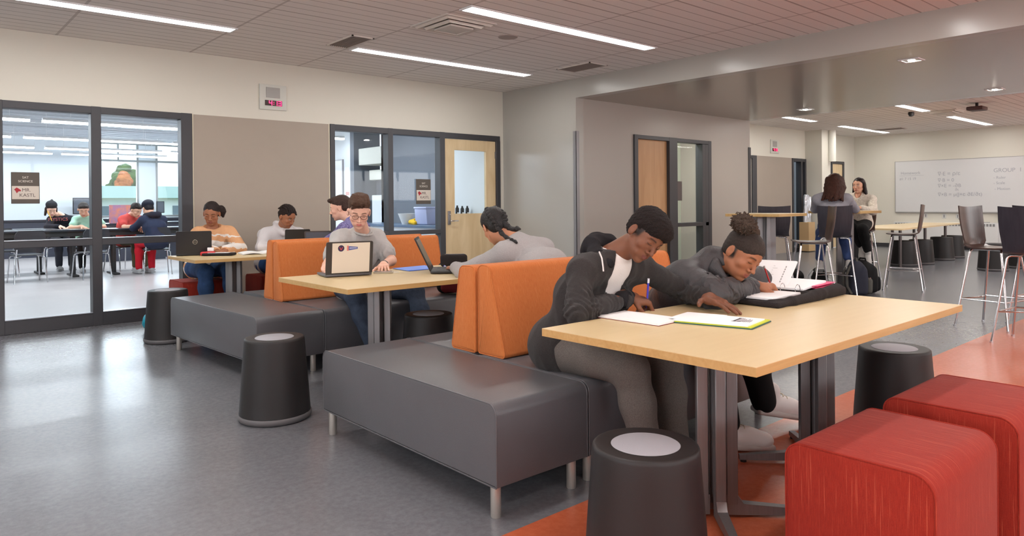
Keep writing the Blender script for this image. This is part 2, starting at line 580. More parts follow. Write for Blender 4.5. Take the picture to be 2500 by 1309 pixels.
# classroom shell behind the left wall
CC = 3.05
w = MB()
w.box(-5, 4.15, 21.5, 21.65, 0, CC).box(6.3, 7.2, 21.5, 21.65, 0, CC).box(4.15, 6.3, 21.5, 21.65, 0, 0.95).box(5.18, 5.62, 21.5, 21.65, 0.95, CC)
struct('wall_classroom_back', w, M_WHITEC)
struct('wall_classroom_side', MB().box(7.0, 7.15, 12.9, 21.5, 0, CC).box(-5.15, -5, WA, 21.5, 0, CC), M_WHITEC)
struct('wall_classroom_alcove', MB().box(7.0, 7.15, 9.95, 11.7, 0, CC).box(7.0, 7.6, 12.75, 12.9, 0, CC), M_BLUEWALL)
struct('wall_classroom_pale', MB().box(7.0, 7.15, WA + WT, 9.95, 0, CC).box(7.9, 8.0, 11.7, 12.9, 0, CC).box(7.0, 7.9, 11.6, 11.7, 0, CC), M_WHITEC)
struct('ceiling.003', MB().box(-5, 8, WA + WT, 21.65, CC, CC + .1), M_WHITE)
w = MB()
for i in range(26): w.box(-5, 7, 9.0 + i * 0.48, 9.06 + i * 0.48, CC - 0.05, CC)
struct('ceiling.004', w, mat('ceiling_rib', (196, 202, 208), rough=.6))

# ------------------------------------------------------------------ windows and doors
FD0, FD1 = WA - 0.03, WA + 0.11


def frame_obj(name, verts_x, rails, y0=FD0, y1=FD1, m=M_FRAME):
    """verts_x: (x0,x1,z0,z1) ; rails the same"""
    mb = MB()
    for a in verts_x: mb.box(a[0], a[1], y0, y1, a[2], a[3], 0.004, 1)
    for a in rails: mb.box(a[0] + .002, a[1] - .002, y0 + .003, y1 - .003, a[2] + (.002 if a[2] > 0 else .001), a[3] - .002, 0.003, 1)
    o = mb.build(name, m, None, 30)
    o['kind'] = 'structure'
    return o


def pane(parent, x0, x1, z0, z1, y=WA + 0.045):
    return MB().box(x0, x1, y - 0.003, y + 0.003, z0, z1).build('pane', M_GLASS, parent, 0)


H2 = 2.277
win = frame_obj('window_1', [(-1.0, -.93, 0, H2), (-.1, 0., 0, H2), (.73, .83, 0, H2), (1.575, 1.668, 0, H2), (2.455, 2.575, 0, H2)],
                [(-1.0, 2.575, 2.2, H2), (-1.0, 2.575, .835, .905), (-1.0, 2.575, 0, .135)])
for a, b_ in ((-.93, -.1), (0., .73), (.83, 1.575), (1.668, 2.455)):
    pane(win, a, b_, .135, .835)
    pane(win, a, b_, .905, 2.2)
sill = MB()
for a, b_ in ((0., .73), (.83, 1.575), (1.668, 2.455)):
    for z in (.135, .905): sill.box(a, b_, FD0 - .002, WA + .03, z, z + .008)
sill.build('glazing_bead', mat('bead_metal', (150, 152, 158), rough=.3, metal=.6), win)
win = frame_obj('window_2', [(4.265, 4.33, 0, H2), (5.12, 5.20, 0, H2), (5.985, 6.075, 0, H2)],
                [(4.265, 7.13, 2.195, H2), (4.265, 6.075, .805, .87), (4.265, 6.075, 0, .12)])
for a, b_ in ((4.33, 5.12), (5.2, 5.985)):
    pane(win, a, b_, .12, .805)
    pane(win, a, b_, .87, 2.195)

# wood door with glass in the left wall
d = frame_obj('door_1', [(7.05, 7.13, 0, 2.2)], [])
leaf = MB()
y0, y1 = WA - 0.0, WA + 0.045
leaf.box(6.08, 6.262, y0, y1, 0.008, 2.19).box(6.862, 7.048, y0, y1, 0.008, 2.19).box(6.262, 6.862, y0, y1, 0.008, 1.088).box(6.262, 6.862, y0, y1, 2.03, 2.19)
lf = leaf.build('door_leaf', M_DOOR, d)
MB().box(6.262, 6.862, y0 + .018, y0 + .026, 1.088, 2.03).build('pane', M_GLASS, lf, 0)
h = MB().box(6.13, 6.18, y0 - .012, y0, .93, 1.13, .004, 2)
h.build('lock_plate', M_STEEL, lf)
h = MB().tube([(6.155, y0 - .01, .985), (6.155, y0 - .055, .985), (6.17, y0 - .06, .985), (6.28, y0 - .06, .985)], .009, 10)
h.lathe([(0, 0), (.011, 0), (.011, .012), (0, .012)], 12, (6.155, y0 - .026, 1.075), M=None)
h.build('door_handle', M_CHROME, lf)
hg = MB()
for z in (.25, 1.1, 1.98): hg.box(7.035, 7.055, y0 - .012, y0 + .002, z - .055, z + .055, .003, 1)
hg.build('hinge', M_STEEL, lf)

# door with sidelight in the passage wall
YC = 6.835
d = frame_obj('door_2', [(8.46, 8.545, 0, 2.262), (9.33, 9.54, 0, 2.262), (10.24, 10.33, 0, 2.2), (10.42, 10.51, 0, 2.262)],
              [(8.46, 10.51, 2.2, 2.262), (9.54, 10.42, .83, .895), (9.54, 10.42, 0, .12), (10.33, 10.42, 0, 2.2)], YC - .03, YC + .11)
lf = MB().box(8.545, 9.33, YC + .03, YC + .075, .008, 2.2).build('door_leaf', M_DOOR2, d)
MB().box(9.54, 10.24, YC + .05, YC + .056, .895, 2.2).build('pane', M_GLASS, d, 0)
MB().box(9.54, 10.24, YC + .05, YC + .056, .12, .83).build('pane', M_GLASS, d, 0)
s = MB().box(9.56, 9.74, YC + .03, YC + .04, 1.255, 1.57, .003, 1).build('sign_plate', M_STEELD, d)
struct('wall_side_room', MB().box(7.36, 11.66, 8.25, 8.3, 0, CZ), mat('pale_green_paint', (222, 228, 212), rough=.7))
area_light('side_room_lamp', (9.6, 7.6, 2.935), 1.6, .5, 60, (1, .98, .92))

# far openings
d = frame_obj('door_3', [(14.55, 14.74, 0, 2.27), (12.5, 12.6, 0, 2.27)], [(12.5, 14.74, 2.2, 2.27)])
d2 = frame_obj('window_3', [(16.39, 16.45, 0, 2.27), (16.82, 16.9, 0, 2.27), (17.02, 17.1, 0, 2.27)], [(16.39, 17.1, 2.19, 2.27), (16.39, 17.1, 0, .1)])
MB().box(16.45, 16.82, WA + .04, WA + .046, .1, 2.19).build('pane', M_GLASS, d2, 0)
struct('wall_far_room', MB().box(11.7, 20, 9.6, 9.7, 0, 3.0), mat('dim_grey_paint', (96, 98, 104), rough=.7))
struct('floor.002', MB().box(11.6, 20.1, WA + .01, 9.7, -.1, 0), M_CLFLOOR)
d = frame_obj('door_4', [(18.47, 18.53, 0, 2.27), (19.15, 19.22, 0, 2.27)], [(18.47, 19.22, 2.2, 2.27)])
lf = MB().box(18.53, 19.15, WA + .0, WA + .045, .01, 2.2).build('door_leaf', M_DOOR, d)
MB().box(18.53, 18.95, WA - .006, WA, 1.1, 1.95).build('pane', mat('smoked_glass', (96, 92, 92), rough=.2), lf)
# ================================================================== CEILING FITTINGS
def lamp(x0, x1, y, label, group='long ceiling lamps in the grooved ceiling', z=CZ):
    r = empty('ceiling_lamp', ((x0 + x1) / 2, y, z), 0, label, 'ceiling light', group)
    l = x1 - x0
    hw = .075
    f = MB()
    f.box(-l / 2 - .02, l / 2 + .02, -hw - .015, -hw, -.012, 0).box(-l / 2 - .02, l / 2 + .02, hw, hw + .015, -.012, 0)
    f.box(-l / 2 - .02, -l / 2, -hw, hw, -.012, 0).box(l / 2, l / 2 + .02, -hw, hw, -.012, 0)
    f.build('trim_frame', M_WHITE, r)
    MB().box(-l / 2, l / 2, -hw, hw, -.006, -.001).build('diffuser', M_LAMP, r)
    return r


lamp(0.0, 2.56, 7.06, 'long glowing ceiling lamp at the left above the big classroom window', 'x')
lamp(3.9, 6.5, 7.06, 'long glowing ceiling lamp above the wall clock, shorter looking than the one nearer', 'x')
lamp(3.86, 6.46, 4.97, 'largest looking glowing ceiling lamp beside the square air diffuser', 'x')
lamp(3.86, 6.46, 2.35, 'long ceiling lamp just above the top edge of the photo, right of the middle', 'x')
for yy, w_ in ((4.97, 'over the middle table'), (2.35, 'over the nearest table'), (-.27, 'over the orange floor'), (-2.9, 'farthest behind the orange floor')):
    for a, b_, v_ in ((-3.9, -1.34, 'leftmost'), (0., 2.56, 'middle'), (3.86, 6.46, 'right')):
        if v_ == 'right' and yy > 1: continue
        lamp(a, b_, yy, '%s long ceiling lamp out of view in the row %s' % (v_, w_), 'x')
lamp(-3.9, -1.34, 7.06, 'long ceiling lamp out of view at the far left of the first row', 'x')
for o in bpy.data.objects:
    if o.get('group') == 'x': o['group'] = 'long lamps in the grooved ceiling'
lamp(12.6, 15.14, 7.24, 'left lamp on the far ceiling, partly hidden by the soffit', 'g')
lamp(16.59, 19.22, 7.3, 'far ceiling lamp near the pillar and the far corner', 'g')
lamp(12.6, 15.2, 5.04, 'far ceiling lamp peeking out from the soffit beside the square diffuser', 'g')
lamp(16.59, 19.2, 5.04, 'far ceiling lamp above the whiteboard', 'g')
for yy, w_ in ((2.8, 'nearest'), (.6, 'middle'), (-1.6, 'farthest')):
    lamp(12.6, 15.2, yy, '%s of the hidden far ceiling lamps beside the soffit' % w_, 'g')
    lamp(16.59, 19.2, yy, '%s of the hidden far ceiling lamps beside the whiteboard wall' % w_, 'g')
for o in bpy.data.objects:
    if o.get('group') == 'g': o['group'] = 'lamps on the far ceiling'

for (x, y), lab in (((8.06, 2.81), 'square recessed downlight nearest in the taupe soffit'), ((11.08, 2.84), 'square recessed downlight at the right edge of the soffit'),
                    ((11.02, 5.41), 'square recessed twin downlight at the far left of the soffit')):
    r = empty('downlight', (x, y, 2.70), 0, lab, 'ceiling light', 'downlights in the soffit')
    f = MB()
    for q in ((-.1, .1, -.1, -.075), (-.1, .1, .075, .1), (-.1, -.075, -.075, .075), (.075, .1, -.075, .075)): f.box(*q, -.01, 0.0)
    f.build('trim_frame', M_WHITE, r)
    MB().box(-.075, .075, -.075, .075, -.004, -.001).build('reflector', M_STEEL, r)
    for k in (-1, 1):
        MB().lathe([(0, -.014), (.022, -.014), (.024, -.004), (0, -.004)], 16, (k * .03, 0, 0)).build('lamp', M_SPOT, r)
area_light('soffit_lamp', (8.06, 2.81, 2.68), .12, .12, 14, (1, .95, .86))
area_light('soffit_lamp', (11.0, 5.41, 2.68), .12, .12, 14, (1, .95, .86))
area_light('soffit_lamp', (11.08, 2.84, 2.68), .12, .12, 14, (1, .95, .86))
area_light('soffit_lamp', (8.06, .2, 2.68), .12, .12, 14, (1, .95, .86))


def diffuser(x, y, lab, s=.3, drop=.07):
    r = empty('air_diffuser', (x, y, CZ), 0, lab, 'air vent')
    mm = mat('diffuser_white', (206, 200, 192), rough=.5)
    MB().box(-s, s, -s, s, -.012, 0).build('frame', mm, r)
    c = MB()
    for i, (a, d0) in enumerate(((s * .92, -.018), (s * .7, -.034))):
        bm = bmesh.new()
        vs = []
        for sc_, z in ((a, d0 + .01), (a - .02, d0 - .012), (a - .07, d0 + .004)):
            vs.append([bm.verts.new((u * sc_, v * sc_, z)) for u, v in ((-1, -1), (1, -1), (1, 1), (-1, 1))])
        for k in range(2):
            for j in range(4): bm.faces.new((vs[k][j], vs[k][(j + 1) % 4], vs[k + 1][(j + 1) % 4], vs[k + 1][j]))
        c.bm(bm)
    c.build('louvre_ring', mm, r, 20)
    MB().box(-s * .46, s * .46, -s * .46, s * .46, -.05, -.042, .012, 2).build('centre_plate', mm, r)
    return r


diffuser(4.13, 5.53, 'square stepped air diffuser beside the middle ceiling lamp')
diffuser(15.6, 4.85, 'square air diffuser on the far ceiling beside a lamp')


def grille(x0, x1, y0, y1, lab):
    r = empty('return_grille', ((x0 + x1) / 2, (y0 + y1) / 2, CZ), 0, lab, 'air vent')
    a, b_ = (x1 - x0) / 2, (y1 - y0) / 2
    f = MB()
    f.box(-a, a, -b_, -b_ + .015, -.012, 0).box(-a, a, b_ - .015, b_, -.012, 0).box(-a, -a + .015, -b_, b_, -.012, 0).box(a - .015, a, -b_, b_, -.012, 0)
    f.build('frame', mat('grille_white', (214, 206, 198), rough=.5), r)
    g = MB().box(-a + .012, a - .012, -b_ + .012, b_ - .012, -.003, -.001)
    n = int(2 * a / .024)
    for i in range(n): g.box(-a + .015 + i * .024, -a + .021 + i * .024, -b_ + .012, b_ - .012, -.01, -.002)
    g.build('slats', mat('grille_grey', (150, 138, 132), rough=.6), r)


grille(3.565, 3.82, 6.5, 7.08, 'rectangular return air grille next to the end of a ceiling lamp at left')
grille(6.5, 6.83, 5.92, 6.5, 'rectangular return air grille near the beam, right of the lamps')
grille(18.1, 18.5, 6.55, 7.3, 'return grille on the far ceiling above the whiteboard')
s = MB().lathe([(0, -.008), (.1, -.008), (.105, 0), (0, 0)], 32, (4.86, 5.57, CZ)).build('ceiling_speaker', mat('speaker_grey', (168, 156, 150), rough=.7), None)
tag(s, 'round flat speaker grille in the ceiling right of the square diffuser', 'speaker')
r = empty('projector_mount', (14.72, 4.05, CZ), 0, 'dark projector hanging at the right of the far ceiling', 'projector')
MB().box(-.02, .02, -.02, .02, -.08, 0).build('pole', M_BLACK, r)
MB().box(-.16, .16, -.13, .13, -.14, -.07, .02, 2).build('housing', mat('dark_red_brown', (70, 40, 36), rough=.5), r)
r = empty('security_camera', (15.2, 5.31, CZ), 0, 'small dark camera below the far ceiling lamp', 'camera')
MB().lathe([(0, -.09), (.04, -.08), (.05, -.04), (.05, 0), (0, 0)], 20).build('dome', M_BLACK, r)
MB().box(-.09, .09, -.03, .03, -.06, -.01, .01, 2).build('bracket', M_BLACKG, r)

# ================================================================== WALL FITTINGS
def wall_clock(x0, x1, z0, z1, y, lab, digits=None):
    r = empty('wall_clock', ((x0 + x1) / 2, y, (z0 + z1) / 2), 0, lab, 'clock')
    w_, h_ = (x1 - x0) / 2, (z1 - z0) / 2
    MB().box(-w_, w_, -.02, 0, -h_, h_, .004, 2).build('housing', mat('clock_housing', (206, 206, 198), rough=.5), r)
    MB().box(-w_ * .54, w_ * .5, -.026, -.019, -h_ * .05, h_ * .78, .003, 1).build('speaker_grille', mat('grille_cloth', (172, 170, 166), rough=.8, bump=.3, bscale=400), r)
    MB().box(-w_ * .62, w_ * .66, -.024, -.019, -h_ * .68, -h_ * .26).build('display', mat('display_red_black', (46, 8, 14), rough=.2), r)
    red = mat('led_red', (255, 40, 90), emit=3.5)
    d = MB()
    S = {'4': 'fgbc', '1': 'bc', '3': 'abgcd', '8': 'abcdefg'}

    def seg(cx, cz, W_, H_, t, ch):
        R_ = {'a': (-W_, W_, H_, H_), 'g': (-W_, W_, 0, 0), 'd': (-W_, W_, -H_, -H_), 'f': (-W_, -W_, 0, H_), 'b': (W_, W_, 0, H_), 'e': (-W_, -W_, -H_, 0), 'c': (W_, W_, -H_, 0)}
        for s_ in S[ch]:
            a, b_, c_, e_ = R_[s_]
            d.box(cx + a - t, cx + b_ + t, -.026, -.0235, cz + c_ - t, cz + e_ + t)
    cz = -h_ * .47
    k = w_ / .167
    for ch, cx in zip(digits or '413', (-.035 * k, .03 * k, .082 * k)): seg(cx, cz, .016 * k, .024 * k, .0038 * k, ch)
    for q in (-.011, .011): d.box(.002 * k, .009 * k, -.026, -.0235, cz + q * k - .004 * k, cz + q * k + .004 * k)
    d.build('digits', red, r, 0)


wall_clock(3.352, 3.686, 2.395, 2.70, WA, 'pale square wall clock with speaker showing 4:13 in red above the tan panel')
wall_clock(15.38, 15.75, 2.35, 2.67, WA, 'pale wall clock with small red display on the far wall left of the pillar')


def room_sign(x0, x1, z0, z1, y, lab, parent=None):
    r = empty('room_sign', ((x0 + x1) / 2, y, (z0 + z1) / 2), 0, lab, 'sign', None)
    w_, h_ = (x1 - x0) / 2, (z1 - z0) / 2
    MB().box(-w_, w_, -.012, 0, -h_, h_, .003, 1).build('backing', mat('sign_brown', (84, 76, 68), rough=.5), r)
    MB().box(-w_ * .96, w_ * .96, -.015, -.011, -h_ * .72, h_ * .12, .002, 1).build('name_insert', mat('sign_cream', (206, 196, 184), rough=.6), r)
    lt, dk = mat('sign_letter_light', (214, 206, 196), rough=.6), mat('sign_letter_dark', (90, 74, 72), rough=.6)
    for t, z, s_, x_, mm in (('SAT', h_ * .66, h_ * .2, 0, lt), ('SCIENCE', h_ * .42, h_ * .2, 0, lt), ('MR.', -h_ * .14, h_ * .3, w_ * .05, dk), ('KASTL', -h_ * .47, h_ * .3, w_ * .12, dk)):
        yy = -.0125 if mm is lt else -.0155
        o = text('lettering', t, s_, (0, 0, 0), (1, 0, 0), (0, 0, 1), mm)
        place_local(o, r, Matrix(((1, 0, 0, x_), (0, 0, -1, yy), (0, 1, 0, z), (0, 0, 0, 1))))
    e = MB().prism([(-w_ * .8, -h_ * .1), (-w_ * .62, h_ * .03), (-w_ * .38, -h_ * .1), (-w_ * .3, -h_ * .2), (-w_ * .5, -h_ * .22), (-w_ * .62, -h_ * .34), (-w_ * .7, -h_ * .2)], -.0175, -.015, 'y')
    e.build('red_crest', mat('crest_red', (168, 40, 52), rough=.6), r, 0)
    return r


room_sign(.896, 1.13, 1.272, 1.582, WA + .03, 'brown and cream room sign on the left classroom window, science teacher name in dark letters')
room_sign(5.6, 5.85, 1.236, 1.59, WA + .03, 'brown and white room sign on the window beside the wooden door')

# ================================================================== UPHOLSTERED BENCHES
def bench_profile(y0, y1, z0=.13, z1=.452, r=.045):
    return rpoly([(y0, z0, .006), (y1, z0, .006), (y1, z1, r), (y0, z1, r)])


def bench(name, x0, x1, y0, y1, lab, legs, rz=0.0, cat='bench', z1=.452, seam=False):
    cx, cy = (x0 + x1) / 2, (y0 + y1) / 2
    r = empty(name, (cx, cy, 0), rz, lab, cat)
    a, b_ = (x1 - x0) / 2, (y1 - y0) / 2
    P = bench_profile(-b_, b_, .13, z1)
    o = MB().prism(P, -a, a, 'x', .008, 3).build('cushion_body', M_VINYL, r, 40)
    for sx in (-1, 1):
        pp = MB()
        pp.tube([(sx * (a - .002), p[0] * .998, (p[1] - .29) * .998 + .29) for p in P if True], .0032, 6, closed=True)
        pp.build('piping', M_VINYL, r)
    for lx, ly in legs:
        MB().lathe([(0, 0), (.019, 0), (.021, .004), (.021, .13), (0, .13)], 20, (lx, ly, 0)).build('leg', M_LEG, r)
    return r


bench('end_bench', 1.745, 2.262, 2.09, 3.54, 'wide dark grey vinyl end bench in the middle foreground, nearest to the camera',
      [(-.225, -.68), (-.225, .68), (.20, -.68), (.20, .68)], cat='bench')
bench('end_bench', 1.855, 2.375, 4.865, 6.53, 'dark grey vinyl end bench behind the first one, beside two charcoal stools',
      [(-.215, -.77), (-.215, .77), (.2, -.77), (.2, .77)], rz=math.radians(3.2), cat='bench')


def bench_row(y0, ym, y1, x0, x1, who, where):
    k = (x1 - x0) / 2 - .05
    for a, b_, w_ in ((y0, ym, 'front'), (ym, y1, 'rear')):
        d = (b_ - a) / 2
        bench('long_bench', x0, x1, a + .002, b_ - .002, 'grey vinyl bench %s the %s orange backrests%s' % ({'front': 'in front of', 'rear': 'behind'}[w_], where, who[w_]),
              [(-k, -d + .06), (-k, d - .06), (k, -d + .06), (k, d - .06)])


bench_row(2.09, 2.885, 3.54, 2.272, 3.83, {'front': ', seat of the two nearest students', 'rear': ', seat of the girl with braids'}, 'nearer')
bench_row(4.87, 5.70, 6.5, 2.425, 4.0, {'front': ', seat of the boy in glasses', 'rear': ', under the boy in patterned shirt'}, 'farther')


def backrest(x0, x1, y_in, y_bot, y_top, lab, ztop=.915, z0=.453):
    s = 1 if y_bot > y_in else -1
    P = rpoly([(0, z0, .012), (abs(y_bot - y_in), z0, .02), (abs(y_top - y_in), ztop, .04), (0, ztop, .035)])
    r = empty('backrest_cushion', ((x0 + x1) / 2, y_in, 0), 0, lab, 'cushion')
    P = [(s * p[0], p[1]) for p in P]
    a = (x1 - x0) / 2
    MB().prism(P, -a, a, 'x', .014, 3).build('cushion_body', M_ORANGE, r, 50)
    cy_, cz_ = sum(p[0] for p in P) / len(P), sum(p[1] for p in P) / len(P)
    for sx in (-1, 1):
        pp = MB().tube([(sx * (a - .004), cy_ + (p[0] - cy_) * .99, cz_ + (p[1] - cz_) * .99) for p in P], .003, 6, closed=True)
        pp.build('piping', M_ORANGE, r)
    return r


backrest(2.295, 3.80, 2.888, 2.672, 2.795, 'orange wedge backrest nearest the camera, behind the boy in the black hoodie')
backrest(2.285, 3.80, 2.9, 3.11, 3.03, 'orange wedge backrest behind the girl with braids, back to back with the nearest one', .905)
backrest(2.372, 3.97, 5.69, 5.50, 5.60, 'orange wedge backrest behind the boy in glasses', .935)
backrest(2.372, 3.86, 5.705, 5.89, 5.80, 'orange wedge backrest behind the boy in the patterned shirt', .945)


def red_cube(x0, x1, y0, y1, lab, z1=.455):
    cx, cy = (x0 + x1) / 2, (y0 + y1) / 2
    r = empty('red_ottoman', (cx, cy, 0), 0, lab, 'ottoman')
    a, b_ = (x1 - x0) / 2, (y1 - y0) / 2
    P = rpoly([(-b_, .02, .01), (b_, .02, .01), (b_, z1, .05), (-b_, z1, .062)], 8)
    MB().prism(P, -a, a, 'x', .012, 3).build('cushion_body', M_RED, r, 50)
    for sx in (-1, 1):
        pp = MB().tube([(sx * (a - .003), p[0] * .992, (p[1] - .24) * .992 + .24) for p in P], .003, 6, closed=True)
        pp.build('piping', M_RED, r)
    f = MB()
    for u in (-1, 1):
        for v in (-1, 1): f.lathe([(0, 0), (.018, 0), (.018, .021), (0, .021)], 12, (u * (a - .06), v * (b_ - .06), 0))
    f.build('glides', M_BLACK, r)
    return r


red_cube(2.105, 2.665, .68, 1.108, 'red woven cube ottoman in front, largest in the lower right corner', .48)
red_cube(2.865, 3.40, .67, 1.108, 'red woven cube ottoman behind the front one, cut off by the right edge', .48)
red_cube(2.24, 2.72, 7.62, 8.12, 'red cube ottoman under the girl in the striped sweater')
red_cube(3.06, 3.56, 7.62, 8.12, 'red cube ottoman under the girl in the white hoodie')


# ------------------------------------------------------------------ wobble stools
def stool_proto(lab, loc, padm=M_PAD, h=.47, rt=.168, rb=.203):
    r = empty('drum_stool', loc, 0, lab, 'stool')
    MB().lathe([(0, 0), (rb - .02, 0), (rb - .005, .008), (rb + .002, .02), (rb + .002, .034), (rb - .003, .04)], 48).build('rubber_base', mat('base_rubber', (92, 90, 92), rough=.6), r)
    pr = [(rb - .012, .038), (rb - .004, .042), (rb - .006, .06)]
    for k in range(1, 9):
        t = k / 8
        pr.append((rb - .006 + (rt - rb + .006) * t ** 1.05, .06 + (h - .075) * t))
    pr += [(rt - .0015, h - .006), (rt - .006, h - .001), (rt - .012, h), (rt * .66, h - .003), (0, h - .003)]
    MB().lathe(pr, 56).build('shell', M_STOOL, r)
    MB().lathe([(0, h + .0005), (rt * .62, h + .0005), (rt * .645, h - .002), (0, h - .003)], 48).build('seat_pad', padm, r)
    return r


st = stool_proto('charcoal drum stool in the front centre, its grey pad nearest the camera', (1.785, 1.403, 0))
for loc, lab in (((1.672, 4.0, 0), 'charcoal drum stool standing at the left of the nearest end bench'),
                 ((1.91, 6.96, 0), 'charcoal drum stool farthest left beside the far end bench'),
                 ((3.9, 1.45, 0), 'black looking drum stool under the right end of the nearest table'),
                 ((2.82, 4.10, 0), 'dark drum stool tucked under the middle table beside a backpack')):
    c = copy_tree(st)
    c.location = loc
    c['label'] = lab


# ------------------------------------------------------------------ tables
def work_table(x0, x1, y0, y1, lab, z=.738, cols=None):
    cx, cy = (x0 + x1) / 2, (y0 + y1) / 2
    r = empty('work_table', (cx, cy, 0), 0, lab, 'table')
    a, b_ = (x1 - x0) / 2, (y1 - y0) / 2
    t = MB().box(-a, a, -b_, b_, z - .002, z, 0)
    t.build('table_surface', MATS['maple_laminate'], r)
    MB().box(-a, a, -b_, b_, z - .03, z - .002, 0).build('table_edge', M_EDGE, r)
    for dx in (cols or (-.42, .42)):
        col_ = MB()
        d = .0
        for q in range(4):
            ang = PI / 4 + q * PI / 2
            M = Matrix.Translation((dx, 0, 0)) @ Matrix.Rotation(ang, 4, 'Z')
            col_.box(.034, .078, -.02, .02, .05, z - .04, .003, 1, M=M)
        col_.box(dx - .016, dx + .016, -.016, .016, .05, z - .04)
        col_.box(dx - .2, dx + .2, -.05, .05, z - .045, z - .03)
        col_.build('column', M_STEEL, r)
        for q in range(4):
            ang = PI / 4 + q * PI / 2
            M = Matrix.Translation((dx, 0, 0)) @ Matrix.Rotation(ang, 4, 'Z')
            bm = bmesh.new()
            vs = [bm.verts.new(p) for p in ((.03, -.019, .012), (.03, .019, .012), (.03, .019, .09), (.03, -.019, .09), (.078, -.019, .012), (.078, .019, .012), (.078, .019, .085), (.078, -.019, .085),
                                            (.10, -.019, .012), (.10, .019, .012), (.10, .019, .055), (.10, -.019, .055), (.36, -.014, .012), (.36, .014, .012), (.36, .014, .034), (.36, -.014, .034))]
            for k in range(3):
                b4 = 4 * k
                for j in range(4): bm.faces.new((vs[b4 + j], vs[b4 + (j + 1) % 4], vs[b4 + 4 + (j + 1) % 4], vs[b4 + 4 + j]))
            bm.faces.new(vs[:4])
            bm.faces.new(vs[12:][::-1])
            f = MB().bm(bm, 0, M)
            f.build('foot', M_STEEL, r)
            gp = M @ Vector((.34, 0, 0))
            MB().lathe([(0, 0), (.014, 0), (.014, .012), (0, .012)], 12, gp).build('glide', M_BLACK, r)
    return r


work_table(1.925, 3.767, 1.10, 2.018, 'large maple topped table nearest the camera, where two students write')
work_table(2.0, 3.84, 3.73, 4.705, 'maple topped table in the middle with the beige laptop on it')
work_table(2.09, 3.93, 6.76, 7.60, 'maple topped table farthest left with the black laptop on it')


def bar_table(loc, lab, rz=0.0, s=.35, z=1.08):
    r = empty('bar_table', loc, rz, lab, 'table')
    P = rpoly([(-s, -s, .02), (s, -s, .02), (s, s, .02), (-s, s, .02)], 4)
    MB().prism(P, z - .003, z, 'z').build('table_surface', MATS['maple_laminate'], r)
    MB().prism(P, z - .035, z - .003, 'z').build('table_edge', M_EDGE, r)
    c = MB()
    for q in range(4):
        M = Matrix.Rotation(PI / 4 + q * PI / 2, 4, 'Z')
        c.box(.04, .115, -.025, .025, .04, z - .035, .004, 1, M=M)
    c.box(-.04, .04, -.04, .04, .04, z - .035)
    c.build('column', M_STEEL, r)
    for q in range(4):
        MB().box(.04, .34, -.022, .022, .01, .05, .004, 1, M=Matrix.Rotation(PI / 4 + q * PI / 2, 4, 'Z')).build('foot', M_STEEL, r)
    return r


bar_table((8.27, 4.58, 0), 'tall maple bar table left of the two chatting girls', s=.36)
bar_table((10.1, 4.40, 0), 'tall maple bar table where the two girls sit talking', s=.36, z=1.09)


